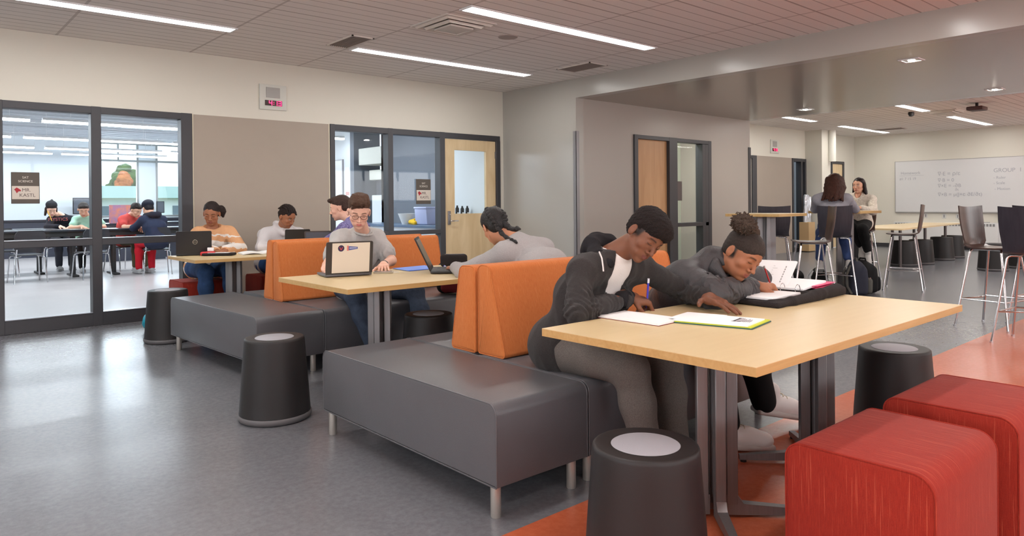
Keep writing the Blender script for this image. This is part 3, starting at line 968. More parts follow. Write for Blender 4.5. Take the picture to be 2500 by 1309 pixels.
# ------------------------------------------------------------------ bar stools
def bar_chair_proto(lab, loc, rz, plym):
    r = empty('bar_chair', loc, rz, lab, 'chair', 'tall ply bar chairs on chrome legs')
    # one bent-ply shell, seat towards +y from the back
    path = [(.20, .775), (.17, .77), (.1, .765), (.0, .762), (-.1, .765), (-.15, .772), (-.185, .79), (-.2, .82), (-.208, .86), (-.222, .95), (-.235, 1.05), (-.245, 1.16)]
    W_ = [.19, .2, .205, .205, .2, .19, .185, .185, .19, .2, .205, .205]
    V, Fc = [], []
    NU = 9
    for k, ((y, z), w_) in enumerate(zip(path, W_)):
        for s_ in (0, 1):
            for j in range(NU):
                u = -1 + 2 * j / (NU - 1)
                if k >= 7:
                    dy, dz = .03 * u * u, (.012 * u * u if k == len(path) - 1 else 0)
                else: dy, dz = 0, .006 * u * u
                off = .012 * s_
                if k <= 6: V.append((u * w_, y + dy, z + dz - off))
                else: V.append((u * w_, y + dy - off, z + dz))
    n = len(path)
    idx = lambda k, s_, j: (k * 2 + s_) * NU + j
    for k in range(n - 1):
        for j in range(NU - 1):
            Fc.append((idx(k, 0, j), idx(k, 0, j + 1), idx(k + 1, 0, j + 1), idx(k + 1, 0, j)))
            Fc.append((idx(k, 1, j), idx(k + 1, 1, j), idx(k + 1, 1, j + 1), idx(k, 1, j + 1)))
        for j in (0, NU - 1): Fc.append((idx(k, 0, j), idx(k + 1, 0, j), idx(k + 1, 1, j), idx(k, 1, j)))
    for k in (0, n - 1):
        for j in range(NU - 1): Fc.append((idx(k, 0, j), idx(k, 0, j + 1), idx(k, 1, j + 1), idx(k, 1, j)))
    # seat and back share a bend: split there so that each is a part
    sh = MB().add(V, Fc)
    seat_f = [f for f in sh.f if max(i // (2 * NU) for i in f) <= 6]
    back_f = [f for f in sh.f if max(i // (2 * NU) for i in f) > 6]
    MB().add(V, seat_f).build('seat', plym, r)
    MB().add(V, back_f).build('backrest', plym, r)
    for sx in (-1, 1):
        for sy in (-1, 1):
            top = (sx * .15, sy * .13, .752)
            L = MB().tube([(sx * .06, sy * .13, .75), (sx * .13, sy * .13, .75), (sx * .155, sy * .135, .742), (sx * .168, sy * .14, .72), (sx * .25, sy * .235, .015)], .0105, 10)
            L.lathe([(0, 0), (.014, 0), (.014, .016), (0, .016)], 12, (sx * .252, sy * .237, 0))
            L.build('leg', M_CHROME, r)
    f = MB()
    z = .27
    t = (.72 - z) / .705
    px_, py_ = .168 + (.25 - .168) * t, .14 + (.235 - .14) * t
    for a, b_ in (((-px_, py_), (px_, py_)), ((-px_, -py_), (-px_, py_)), ((px_, -py_), (px_, py_))):
        f.tube([(*a, z), (*b_, z)], .007, 8)
    f.tube([(-px_, -py_, z), (0, -py_ + .09, z + .01), (px_, -py_, z)], .007, 8)
    f.build('footrest', M_CHROME, r)
    for q in (-.14, .14): MB().tube([(q, .13, .75), (q, -.13, .75)], .009, 8).build('seat_rail', M_CHROME, r)
    return r


bc = bar_chair_proto('bar chair with a wide curved brown back, second from the right edge', (8.0, 2.06, 0), math.radians(168), M_PLY)
BC = [((7.30, 1.58, 0), -95, 'tall bar chair at the right edge whose dark navy back is turned to the camera', 'd'),
      ((9.04, 4.9, 0), -58, 'tall bar chair with a dark back half hidden behind the left bar table', 'd'),
      ((7.93, 3.83, 0), 35, 'bar chair seen edge on, slim brown back in front of the girl in grey', 'p'),
      ((9.26, 4.16, 0), -66, 'tall dark bar chair the girl in the grey hoodie sits on', 'd'),
      ((11.3, 4.69, 0), 104, 'tall bar chair under the girl in the pale patterned blouse', 'p'),
      ((10.52, 3.78, 0), 16, 'empty tall bar chair seen from the side right of the two girls', 'p'),
      ((8.5, 1.75, 0), -100, 'bar chair of which only a dark sliver shows above another at the right edge', 'd')]
for loc, ang, lab, k in BC:
    c = copy_tree(bc)
    c.location = loc
    c.rotation_euler = (0, 0, math.radians(ang))
    c['label'] = lab
    if k == 'd':
        for ch in c.children:
            if ch.name.split('.')[0] in ('seat', 'backrest'):
                ch.data = ch.data.copy()
                ch.data.materials[0] = M_PLYD

# ------------------------------------------------------------------ far side: long table, dark cylinders, whiteboard, radiator
r = empty('low_table', (15.6, 5.45, 0), math.radians(2), 'long low maple table in the far room in front of the whiteboard', 'table')
MB().prism(rpoly([(-2.3, -.55, .1), (1.9, -.4, .1), (1.9, .4, .1), (-2.3, .55, .1)], 4), .70, .728, 'z').build('table_surface', MATS['maple_laminate'], r)
for x in (-1.6, -.2, 1.1):
    for y in (-.3, .3):
        MB().tube([(x, y, 0), (x, y, .7)], .028, 12).build('leg', M_STEELD, r)
ds = stool_proto('x', (0, 0, 0), M_STOOL, .47, .2, .235)
dst = [((14.33, 5.15), 'dark drum stool in the far room, left of the stool legs'), ((14.9, 5.05), 'dark drum stool at the middle of the far low table'), ((16.2, 5.1), 'dark drum stool, second from the right under the far table'),
       ((17.0, 5.15), 'dark drum stool at the right end of the far table'), ((13.9, 5.75), 'dark drum stool behind the shoe of the girl in the blouse'), ((14.35, 3.72), 'dark drum stool alone between the right bar chairs'), ((15.2, 3.5), 'dark drum stool half cut off at the right edge, low behind chair legs')]
for k, ((x, y), lab) in enumerate(dst):
    c = ds if k == 0 else copy_tree(ds)
    c.location = (x, y, 0)
    c['label'] = lab
    c['group'] = 'dark drum stools in the far room'

r = empty('whiteboard', (19.9, 5.7, 0), 0, 'large whiteboard with faint handwriting on the far wall', 'whiteboard')
MB().box(-.02, -.004, -1.75, 1.635, .93, 2.232).build('board_surface', mat('whiteboard_gloss', (212, 212, 212), rough=.22, spec=.5), r)
f = MB().box(-.026, 0, 1.635, 1.65, .915, 2.245).box(-.026, 0, -1.765, -1.75, .915, 2.245).box(-.026, 0, -1.75, 1.635, 2.232, 2.245).box(-.05, 0, -1.75, 1.635, .905, .93)
f.build('frame', mat('aluminium_trim', (170, 168, 166), rough=.4, metal=.5), r)
wr = mat('marker_ink', (158, 160, 168), rough=.6)


def wb(t, u, z, s_):
    # u measured from the board's left edge as seen from the room
    o = text('writing', t, s_, (0, 0, 0), (1, 0, 0), (0, 1, 0), wr, align='LEFT')
    o.matrix_world = Matrix(((0, 0, -1, 19.878), (-1, 0, 0, 7.335 - u), (0, 1, 0, z), (0, 0, 0, 1)))
    o.parent = r
    o.matrix_parent_inverse = Matrix.Translation((-19.9, -5.7, 0))


for t, u, z, s_ in (('Homework', .13, 1.93, .1), ('#1 7 15 19', .10, 1.78, .09), ('∇·E = ρ/ε', 1.0, 1.88, .13), ('∇·B = 0', 1.0, 1.72, .12), ('∇×E = -∂B', 1.0, 1.58, .12), ('∂t', 1.38, 1.48, .09), ('∇×B = μ(J+ε ∂E/∂t)', 1.0, 1.36, .12),
                    ('GROUP  1', 2.2, 1.92, .13), ('- Ruler', 2.2, 1.75, .09), ('- Scale', 2.2, 1.62, .09), ('- Motion', 2.22, 1.48, .09)):
    wb(t, u, z, s_)
MB().box(-.03, -.02, .95, 1.635 - .1, 1.864, 1.868).build('underline', wr, r)

r = empty('radiator', (19.9, 6.18, 0), 0, 'long white radiator cover with top slots below the whiteboard', 'radiator')
MB().box(-.14, -.003, -1.16, 1.16, .09, .67, .006, 1).build('cabinet', mat('radiator_white', (216, 216, 214), rough=.45), r)
g = MB()
for i in range(34): g.box(-.143, -.138, -1.1 + i * .066, -1.055 + i * .066, .58, .64)
g.build('grille_slots', mat('slot_grey', (128, 128, 128), rough=.6), r)
r = empty('wall_convector', (19.9, 4.6, 0), 0, 'white box cabinet on the far wall at the right end of the radiator', 'cabinet')
MB().box(-.1, -.0, -.6, .42, .1, .9, .006, 1).build('cabinet', mat('radiator_white', (216, 216, 214)), r)
MB().box(-.104, -.099, -.1, .3, .3, .6, .002, 1).build('panel', mat('panel_grey', (196, 198, 196), rough=.5), r)
for y, z, lab in ((6.62, .83, 'small grey outlet plate left of the loose cable'), (6.2, .82, 'narrow dark outlet below the whiteboard'), (5.9, .82, 'outlet with a loose cable plugged in')):
    r = empty('wall_outlet', (19.9, y, z), 0, lab, 'outlet')
    MB().box(-.012, 0, -.04, .04, -.06, .06, .003, 1).build('plate', mat('plate_white', (205, 205, 200), rough=.5), r)
    MB().box(-.015, -.011, -.012, .012, -.035, .035).build('socket', M_DUSTY, r)
c = MB().tube([(19.86, 5.9, .8), (19.84, 5.85, .74), (19.84, 5.7, .69), (19.84, 5.45, .68), (19.84, 5.2, .677)], .008, 8).build('cable', mat('cable_grey', (150, 150, 150), rough=.5))
tag(c, 'thin grey cable drooping from the outlet to the radiator top', 'cable')
c = MB().tube([(17.5, 7.92, 2.2), (17.5, 7.92, CZ)], .09, 20).build('round_duct', mat('duct_cream', (226, 224, 214), rough=.4))
tag(c, 'pale round duct running up beside the far pillar', 'duct')
# ================================================================== PEOPLE: implicit surfaces turned into meshes
A = lambda *p: np.array(p, float)


def nrm(v):
    v = np.asarray(v, float)
    return v / (np.linalg.norm(v) + 1e-12)


class SDF:
    """smooth union of tapered capsules, ellipsoids and boxes, meshed with surface nets"""
    def __init__(s, k=0.03): s.p, s.k = [], k

    def cap(s, a, b, ra, rb=None, k=None, neg=False):
        s.p.append(('c', A(*a), A(*b), ra, ra if rb is None else rb, k or s.k, neg))
        return s

    def chain(s, pts, rs, k=None):
        for i in range(len(pts) - 1): s.cap(pts[i], pts[i + 1], rs[i] if hasattr(rs, '__len__') else rs, rs[i + 1] if hasattr(rs, '__len__') else rs, k)
        return s

    def ell(s, c, r, R=None, k=None, neg=False):
        s.p.append(('e', A(*c), A(*r), np.eye(3) if R is None else R, None, k or s.k, neg))
        return s

    def bx(s, c, r, R=None, k=None, neg=False, rad=0.01):
        s.p.append(('b', A(*c), A(*r), np.eye(3) if R is None else R, rad, k or s.k, neg))
        return s

    def bounds(s):
        lo, hi = np.full(3, 1e9), np.full(3, -1e9)
        for q in s.p:
            if q[6]: continue
            l, h = s.pb(q)
            lo, hi = np.minimum(lo, l), np.maximum(hi, h)
        return lo, hi

    def pb(s, q):
        if q[0] == 'c':
            r = max(q[3], q[4])
            return np.minimum(q[1], q[2]) - r, np.maximum(q[1], q[2]) + r
        r = np.abs(q[3]) @ q[2]
        return q[1] - r, q[1] + r

    def mesh(s, h, disp=None):
        lo, hi = s.bounds()
        pad = 3 * h + 0.012
        lo = lo - pad
        hi = hi + pad
        n = np.ceil((hi - lo) / h).astype(int) + 1
        G = np.full(n, 0.08, np.float32)
        ax = [lo[i] + h * np.arange(n[i]) for i in range(3)]
        for q in s.p:
            l, u = s.pb(q)
            m = q[5] + 3 * h + 0.015
            i0 = np.clip(np.floor((l - m - lo) / h).astype(int), 0, n - 1)
            i1 = np.clip(np.ceil((u + m - lo) / h).astype(int) + 1, 1, n)
            if np.any(i1 <= i0): continue
            x = ax[0][i0[0]:i1[0]][:, None, None]
            y = ax[1][i0[1]:i1[1]][None, :, None]
            z = ax[2][i0[2]:i1[2]][None, None, :]
            if q[0] == 'c':
                a, b = q[1], q[2]
                d = b - a
                dd = d @ d + 1e-12
                px_, py_, pz_ = x - a[0], y - a[1], z - a[2]
                t = np.clip((px_ * d[0] + py_ * d[1] + pz_ * d[2]) / dd, 0, 1)
                D = np.sqrt((px_ - t * d[0]) ** 2 + (py_ - t * d[1]) ** 2 + (pz_ - t * d[2]) ** 2) - (q[3] + (q[4] - q[3]) * t)
            else:
                R = q[3]
                px_, py_, pz_ = x - q[1][0], y - q[1][1], z - q[1][2]
                u_ = [px_ * R[0, i] + py_ * R[1, i] + pz_ * R[2, i] for i in range(3)]   # columns of R are the local axes
                if q[0] == 'e':
                    r = q[2]
                    k0 = np.sqrt((u_[0] / r[0]) ** 2 + (u_[1] / r[1]) ** 2 + (u_[2] / r[2]) ** 2)
                    k1 = np.sqrt((u_[0] / r[0] ** 2) ** 2 + (u_[1] / r[1] ** 2) ** 2 + (u_[2] / r[2] ** 2) ** 2)
                    D = np.where(k0 < 1e-3, -r.min(), k0 * (k0 - 1) / np.maximum(k1, 1e-6))
                else:
                    rad = q[4]
                    w = [np.abs(u_[i]) - (q[2][i] - rad) for i in range(3)]
                    D = np.sqrt(np.maximum(w[0], 0) ** 2 + np.maximum(w[1], 0) ** 2 + np.maximum(w[2], 0) ** 2) + np.minimum(np.maximum(w[0], np.maximum(w[1], w[2])), 0) - rad
            sl = (slice(i0[0], i1[0]), slice(i0[1], i1[1]), slice(i0[2], i1[2]))
            g = G[sl]
            k = q[5]
            if q[6]:
                D = -D
                hh = np.clip(0.5 - 0.5 * (D - g) / k, 0, 1)
                G[sl] = D * (1 - hh) + g * hh + k * hh * (1 - hh)
            else:
                hh = np.clip(0.5 + 0.5 * (D - g) / k, 0, 1)
                G[sl] = D * (1 - hh) + g * hh - k * hh * (1 - hh)
        if disp is not None:
            near = np.argwhere(np.abs(G) < 0.03)
            P = lo + near * h
            G[near[:, 0], near[:, 1], near[:, 2]] += disp(P).astype(np.float32)
        return surface_nets(G, lo, h)


def surface_nets(G, lo, h):
    I = G < 0
    n = G.shape
    c = np.zeros((n[0] - 1, n[1] - 1, n[2] - 1), np.int8)
    for dx in (0, 1):
        for dy in (0, 1):
            for dz in (0, 1): c += I[dx:n[0] - 1 + dx, dy:n[1] - 1 + dy, dz:n[2] - 1 + dz]
    cells = np.argwhere((c > 0) & (c < 8))
    if not len(cells): return np.zeros((0, 3)), np.zeros((0, 4), int)
    ids = np.full(c.shape, -1, np.int64)
    ids[cells[:, 0], cells[:, 1], cells[:, 2]] = np.arange(len(cells))
    acc = np.zeros((len(cells), 3))
    cnt = np.zeros(len(cells))
    corners = [(a, b, d) for a in (0, 1) for b in (0, 1) for d in (0, 1)]
    for p in corners:
        for axis in range(3):
            if p[axis]: continue
            q = list(p)
            q[axis] = 1
            a = G[cells[:, 0] + p[0], cells[:, 1] + p[1], cells[:, 2] + p[2]]
            b = G[cells[:, 0] + q[0], cells[:, 1] + q[1], cells[:, 2] + q[2]]
            m = (a < 0) != (b < 0)
            t = np.where(m, a / np.where(m, a - b, 1), 0)
            off = np.tile(np.array(p, float), (len(cells), 1))
            off[:, axis] += t
            acc[m] += off[m]
            cnt[m] += 1
    V = lo + (cells + acc / cnt[:, None]) * h
    F = []
    for axis in range(3):
        o = [1, 1, 1]
        sl0 = [slice(1, n[i] - 1) for i in range(3)]
        sl0[axis] = slice(0, n[axis] - 1)
        sl1 = list(sl0)
        sl1[axis] = slice(1, n[axis])
        a, b = I[tuple(sl0)], I[tuple(sl1)]
        e = np.argwhere(a != b)
        off = np.array([s_.start for s_ in sl0])
        g = e + off
        u, v = (axis + 1) % 3, (axis + 2) % 3
        du, dv = np.zeros(3, int), np.zeros(3, int)
        du[u] = 1
        dv[v] = 1
        q = [g - du - dv, g - dv, g, g - du]
        Q = np.stack([ids[x[:, 0], x[:, 1], x[:, 2]] for x in q], 1)
        flip = ~a[e[:, 0], e[:, 1], e[:, 2]]
        Q[flip] = Q[flip][:, ::-1]
        F.append(Q[(Q >= 0).all(1)])
    return V, np.concatenate(F)


def np_mesh(name, parts, mats, parent=None, cols=None, loc=None):
    """parts: list of (V, F); cols: list of per-vertex colours"""
    V = np.concatenate([p[0] for p in parts])
    off = 0
    Fs = []
    for v, f in parts:
        Fs.append(f + off)
        off += len(v)
    Fc = np.concatenate(Fs)
    if loc is not None: V = V - np.array(loc)
    me = bpy.data.meshes.new(name)
    me.vertices.add(len(V))
    me.vertices.foreach_set('co', V.astype(np.float32).ravel())
    me.loops.add(len(Fc) * 4)
    me.loops.foreach_set('vertex_index', Fc.astype(np.int32).ravel())
    me.polygons.add(len(Fc))
    me.polygons.foreach_set('loop_start', np.arange(len(Fc), dtype=np.int32) * 4)
    me.polygons.foreach_set('loop_total', np.full(len(Fc), 4, np.int32))
    me.polygons.foreach_set('use_smooth', np.ones(len(Fc), bool))
    me.update(calc_edges=True)
    me.validate()
    if cols is not None:
        ca = me.color_attributes.new('Col', 'FLOAT_COLOR', 'POINT')
        C_ = np.concatenate(cols)
        C_ = np.concatenate([C_, np.ones((len(C_), 1))], 1).astype(np.float32)
        ca.data.foreach_set('color', C_.ravel())
    me.materials.append(mats)
    o = bpy.data.objects.new(name, me)
    COL.objects.link(o)
    if loc is not None: o.location = loc
    if parent is not None:
        o.parent = parent
    return o


def folds(amp, freq=22, seed=0, stretch=(1, 1, .45)):
    rng = np.random.RandomState(seed)
    K = rng.randn(7, 3) * freq * np.array(stretch)
    ph = rng.rand(7) * 6.28
    K2 = rng.randn(5, 3) * freq * .35

    def f(P):
        w = np.stack([np.sin(P @ K2[i] + i) for i in range(3)], 1) * .035
        Q = P + w
        s_ = sum(np.sin(Q @ K[i] + ph[i]) for i in range(7)) / 7
        s_ = -np.abs(s_) * 2 + .5
        return -amp * s_
    return f


def sleeve(segs, amp=.004, freq=150, seed=1, base=None):
    """ring wrinkles on limbs: segs = (a, b, centre of the wrinkles 0..1, spread)"""
    rng = np.random.RandomState(seed)
    K = rng.randn(4, 3) * 28

    def f(P):
        D = base(P) if base is not None else np.zeros(len(P))
        nz = sum(np.sin(P @ K[i] + i) for i in range(4))
        for a, b, c, sp in segs:
            a, b = np.asarray(a), np.asarray(b)
            d = b - a
            L = np.linalg.norm(d)
            t = (P - a) @ d / (L * L)
            dist = np.linalg.norm(P - a - np.clip(t, 0, 1)[:, None] * d, axis=1)
            w = np.exp(-((t - c) / sp) ** 2) * np.exp(-(np.maximum(dist - .09, 0) / .02) ** 2)
            D = D + amp * w * np.sin(t * L * freq + nz * 1.6)
        return D
    return f


def arm_folds(J, amp=.004, freq=150, base=None, S='RL', seed=1):
    segs = []
    for q in S:
        segs += [(J[q + 's'], J[q + 'e'], .95, .35), (J[q + 'e'], J[q + 'w'], .12, .35), (J[q + 'e'], J[q + 'w'], .85, .2)]
    return sleeve(segs, amp, freq, seed, base)


def bumps(amp, freq, seed=0):
    rng = np.random.RandomState(seed)
    K = rng.randn(12, 3) * freq
    ph = rng.rand(12) * 6.28
    return lambda P: amp * sum(np.sin(P @ K[i] + ph[i]) for i in range(12)) / 4


def skinmat(): return mat('skin', (200, 150, 120), rough=.5, spec=.35, attr=True, bump=.03, bscale=300)


M_SKIN = skinmat()
b_ = M_SKIN.node_tree.nodes['Principled BSDF']
b_.inputs['Subsurface Weight'].default_value = 0.06
b_.inputs['Subsurface Radius'].default_value = (.012, .004, .002)
b_.inputs['Subsurface Scale'].default_value = 1.0


def lin(rgb): return np.array(srgb(*rgb)[:3])


SK = {'dark': ((116, 74, 54), (104, 56, 50)), 'deep': ((112, 72, 54), (100, 56, 50)), 'brown': ((158, 104, 76), (136, 74, 64)),
      'tan': ((200, 142, 112), (176, 96, 88)), 'pale': ((226, 178, 156), (202, 118, 112)), 'light': ((214, 164, 138), (186, 104, 96))}


def head_frame(face, up):
    y = nrm(face)
    x = nrm(np.cross(y, up))
    z = np.cross(x, y)
    return np.stack([x, y, z], 1)     # columns: right, forward, up


def head_sdf(sd, c, R, s=1.0, female=False, open_eyes=False, ears=True, round_=1.0, lips=1.0, nose=1.0):
    L = lambda x, y, z: c + R @ (A(x, y, z) * s)
    r = lambda *q: tuple(s * v for v in q)
    sd.ell(L(0, -.016, .045), r(.075, .096, .083), R, .02 * s)
    sd.ell(L(0, .018, .02), r(.066, .074, .082), R, .02 * s)
    sd.ell(L(0, .026, -.042), r(.052 * round_, .06, .066), R, .02 * s)
    sd.cap(L(.046 * round_, .0, -.048), L(.012, .064, -.088), .017 * s, .015 * s, .02 * s)
    sd.cap(L(-.046 * round_, .0, -.048), L(-.012, .064, -.088), .017 * s, .015 * s, .02 * s)
    sd.ell(L(0, .068, -.092), r(.016, .014, .013), R, .012 * s)
    for e in (-1, 1):
        sd.ell(L(e * .04, .058, -.02), r(.022 * round_, .02, .02), R, .02 * s)
        sd.cap(L(e * .012, .083, .03), L(e * .046, .068, .032), .0075 * s, .006 * s, .012 * s)
        sd.ell(L(e * .031, .098, .012), r(.017, .016, .012), R, .008 * s, neg=True)
        sd.ell(L(e * .031, .0705, .011), r(.0145, .0145, .0125), R, .003 * s)
        # lids
        if open_eyes:
            sd.cap(L(e * .018, .083, .019), L(e * .045, .077, .018), .0035 * s, .003 * s, .003 * s)
        else:
            sd.ell(L(e * .031, .072, .0125), r(.0160, .0150, .0120), R, .003 * s)
            sd.cap(L(e * .018, .083, .002), L(e * .044, .077, .002), .003 * s, .0025 * s, .004 * s)
        # nostril wings, cheeks beside the mouth
        sd.ell(L(e * .0125 * nose, .092, -.03), r(.008 * nose, .009, .0075), R, .005 * s)
        sd.ell(L(e * .03, .062, -.058), r(.016, .016, .02), R, .015 * s)
        if ears:
            c1 = L(e * .079, -.012, -.002)
            Re = R @ np.array([[math.cos(e * .35), -math.sin(e * .35), 0], [math.sin(e * .35), math.cos(e * .35), 0], [0, 0, 1]])
            sd.ell(c1, r(.008, .018, .03), Re, .006 * s)
            sd.ell(L(e * .0885, -.008, .004), r(.006, .010, .016), Re, .004 * s, neg=True)
    sd.cap(L(0, .088, .014), L(0, .104, -.02), .0065 * s, .009 * s, .01 * s)
    sd.ell(L(0, .108, -.026), r(.0105 * nose, .0095, .0085), R, .006 * s)
    # mouth
    sd.ell(L(0, .078, -.057), r(.026, .016, .018), R, .012 * s)
    up_, lo_ = .0046 * lips, .0056 * lips
    for e in (-1, 1):
        sd.cap(L(0, .0925, -.052), L(e * .021, .083, -.0565), up_ * s, .0025 * s, .004 * s)
        sd.cap(L(0, .0915, -.0635), L(e * .018, .083, -.0595), lo_ * s, .0028 * s, .004 * s)
    sd.cap(L(-.02, .0905, -.0578), L(.02, .0905, -.0578), .0014 * s, .0014 * s, .002 * s, neg=True)


def head_col(P, c, R, s, skin, lipc, hairc=None, open_eyes=False, brow=(40, 28, 24), hairline=None, lipstrength=.8):
    q = ((P - c) @ R) / s
    x, y, z = np.abs(q[:, 0]), q[:, 1], q[:, 2]
    C_ = np.tile(lin(skin), (len(P), 1))

    def blend(w, col):
        nonlocal C_
        w = np.clip(w, 0, 1)[:, None]
        C_ = C_ * (1 - w) + np.array(col) * w
    front = y > .045
    # cheeks and nose slightly redder (natural colouring)
    blend(np.exp(-((x - .042) ** 2 + (z + .03) ** 2) / .0004) * .22 * front, lin(skin) * np.array((1.15, .75, .7)))
    lipm = np.exp(-(np.maximum(x - .011, 0) / .0085) ** 2 - ((z + .0578) / .0088) ** 4) * (y > .07)
    blend(lipm * 1.6 * lipstrength, lin(lipc))
    browm = np.exp(-((z - .0325 + (x - .03) ** 2 * 9) / .0042) ** 2 - (np.maximum(np.abs(x - .031) - .013, 0) / .004) ** 2) * (y > .04)
    blend(browm * .95, lin(brow))
    if open_eyes:
        ex = np.sqrt(((x - .031) / .0125) ** 2 + ((z - .011) / .0062) ** 2)
        blend((ex < 1) * (y > .06) * 1.0, (.78, .74, .7))
        ir = np.sqrt((x - .031) ** 2 + (z - .0115) ** 2)
        blend((ir < .0058) * (y > .06) * 1.0, (.02, .012, .01))
        blend(np.exp(-((ex - 1.05) / .14) ** 2) * (z > .010) * (y > .06), lin((34, 24, 22)))
    else:
        ln = np.exp(-((z - .0035 + (x - .031) ** 2 * -14) / .0021) ** 2 - (np.maximum(np.abs(x - .031) - .011, 0) / .003) ** 2) * (y > .06)
        blend(ln * .95, lin((30, 20, 18)))
    if hairline is not None: blend(hairline(q) * 1.0, lin(hairc))
    return C_


def hand_sdf(sd, w, d, n, side, curl=(25, 30, 20), spread=.10, s=1.0, thumb='rest', curls=None):
    """w wrist; d towards the fingers; n out of the back of the hand; side = direction of the thumb"""
    d, n = nrm(d), nrm(n)
    n = nrm(n - d * (n @ d))
    t = nrm(np.cross(n, d))
    if t @ np.asarray(side) < 0: t = -t
    R = np.stack([t, d, n], 1)
    P = lambda a, b, c: w + R @ (A(a, b, c) * s)
    sd.bx(P(0, .048, 0), (.040 * s, .044 * s, .0135 * s), R, .012 * s, rad=.011 * s)
    sd.cap(P(0, -.03, 0), P(0, .02, 0), .0275 * s, .026 * s, .015 * s)
    sd.ell(P(.03, .035, -.008), (.016 * s, .028 * s, .014 * s), R, .012 * s)
    F_ = [(.030, .088, (.043, .026, .021), .0088), (.0105, .093, (.047, .030, .022), .0090), (-.0095, .090, (.043, .028, .021), .0086), (-.028, .082, (.034, .021, .019), .0077)]
    for i, (a, b, L, r) in enumerate(F_):
        ang = 0.0
        p = P(a, b, 0)
        sp = spread * (1.5 - i)
        dd = nrm(R @ A(math.sin(sp), math.cos(sp), 0))
        cu = curls[i] if curls else curl
        sd.cap(P(a * .8, b * .62, .001), p, r * 1.15 * s, r * 1.1 * s, .006 * s)
        for j in range(3):
            ang += math.radians(cu[j])
            v = dd * math.cos(ang) - n * math.sin(ang)
            q = p + v * L[j] * s
            sd.cap(p, q, r * (1.05 - .08 * j) * s, r * (.97 - .1 * j) * s, .0035 * s)
            p = q
    if thumb == 'rest': dirs = [(.75, .62, -.22), (.45, .86, -.2), (.3, .93, -.15)]
    elif thumb == 'pinch': dirs = [(.55, .6, -.6), (.1, .85, -.52), (-.25, .85, -.45)]
    else: dirs = [(.93, .36, -.1), (.8, .6, -.05), (.72, .69, 0)]
    p = P(.026, .016, -.005)
    for (a, b, c), L, r in zip(dirs, (.042, .034, .027), (.0125, .0105, .0092)):
        v = nrm(R @ A(a, b, c))
        q = p + v * L * s
        sd.cap(p, q, r * s, r * .92 * s, .006 * s)
        p = q
    return R


def torso(sd, J, g=0.0, k=.05, w=1.0, belly=1.0):
    l = J['lat']
    hip, ch, nk = J['hip'], J['chest'], J['neck']
    mid = hip * .5 + ch * .5
    if 'bellyoff' in J: mid = mid + J['bellyoff']
    sd.cap(hip - l * .075 * w, hip + l * .075 * w, (.115 + g) * w, None, k)
    sd.cap(mid - l * .055 * w, mid + l * .055 * w, (.108 * belly + g) * w, None, k)
    sd.cap(ch - l * .075 * w, ch + l * .075 * w, (.112 + g) * w, None, k)
    sh = (J['Rs'] + J['Ls']) / 2
    sd.cap(J['Rs'] * .85 + sh * .15, J['Ls'] * .85 + sh * .15, (.056 + g * .9), None, k)
    sd.cap(ch, sh * .6 + nk * .4, (.095 + g) * w, (.06 + g) * w, k)
    for s_ in ('Rs', 'Ls'): sd.cap(nk + (sh - nk) * .3, J[s_], .043 + g * .8, .05 + g * .8, k)


def arm(sd, J, S, g=0.0, k=.03, upto=1.0, w=1.0, gw=None):
    a, b, c = J[S + 's'], J[S + 'e'], J[S + 'w']
    sd.cap(a, b, (.05 + g) * w, (.041 + g) * w, k)
    if upto > 0:
        e = b + (c - b) * upto
        ge = g if gw is None else gw
        sd.cap(b, e, (.041 + g) * w, (.041 + (.028 - .041) * upto) * w + ge, k)


def leg(sd, J, S, g=0.0, k=.04, w=1.0, gw=None, upto=1.0):
    l = J['lat'] * (1 if S == 'L' else -1)
    hj = J['hip'] + l * .09 * w - A(0, 0, .01)
    kn, an = J[S + 'k'], J[S + 'a']
    sd.cap(hj, kn, (.088 + g) * w, (.06 + g) * w, k)
    e = kn + (an - kn) * upto
    mid = kn * .65 + e * .35
    ge = g if gw is None else gw
    sd.cap(kn, mid, (.057 + g) * w, (.055 + g) * w, k)
    sd.cap(mid, e, (.055 + g) * w, .04 * w + ge, k)


def shoe(parent, an, toe, m, name='shoe', s=1.0, solem=None, label=None, lacem=None):
    """an: ankle; toe: direction of the foot"""
    an = np.asarray(an, float)
    f = nrm(toe)
    up = nrm(A(0, 0, 1) - f * f[2])
    x = nrm(np.cross(f, up))
    R = np.stack([x, f, up], 1)
    base = an - up * .085 * s
    P = lambda a, b, c: base + R @ (A(a, b, c) * s)
    r3 = lambda *q: tuple(v * s for v in q)
    u = SDF(.02)
    u.ell(P(0, -.02, .046), r3(.038, .052, .05), R, .02)
    u.ell(P(0, .06, .042), r3(.044, .082, .044), R, .02)
    u.ell(P(0, .13, .034), r3(.046, .056, .034), R, .02)
    u.cap(P(0, -.01, .05), P(0, -.01, .1), .036 * s, .036 * s, .02)
    u.bx(P(0, .055, -.012), r3(.09, .2, .02), R, .002, neg=True, rad=.002)
    o = np_mesh(name, [u.mesh(.006 * s)], m, parent)
    if label: o['label'] = label
    so = SDF(.01)
    so.bx(P(0, .055, .012), r3(.043, .128, .014), R, .01, rad=.012 * s)
    so.ell(P(0, .1, .013), r3(.05, .085, .013), R, .01)
    np_mesh('sole', [so.mesh(.005 * s)], solem or m, o)
    if lacem is not None:
        lc = MB()
        for i in range(5):
            y = .035 + i * .02
            z = .09 - i * .008
            lc.tube([tuple(P(-.022, y, z - .004)), tuple(P(-.01, y + .004, z + .003)), tuple(P(.01, y + .004, z + .003)), tuple(P(.022, y, z - .004))], .0028 * s, 6)
        lc.build('laces', lacem, o)
    return o


def cloth(name, rgb, **k): return mat(name, rgb, rough=k.pop('rough', .85), spec=k.pop('spec', .2), **k)


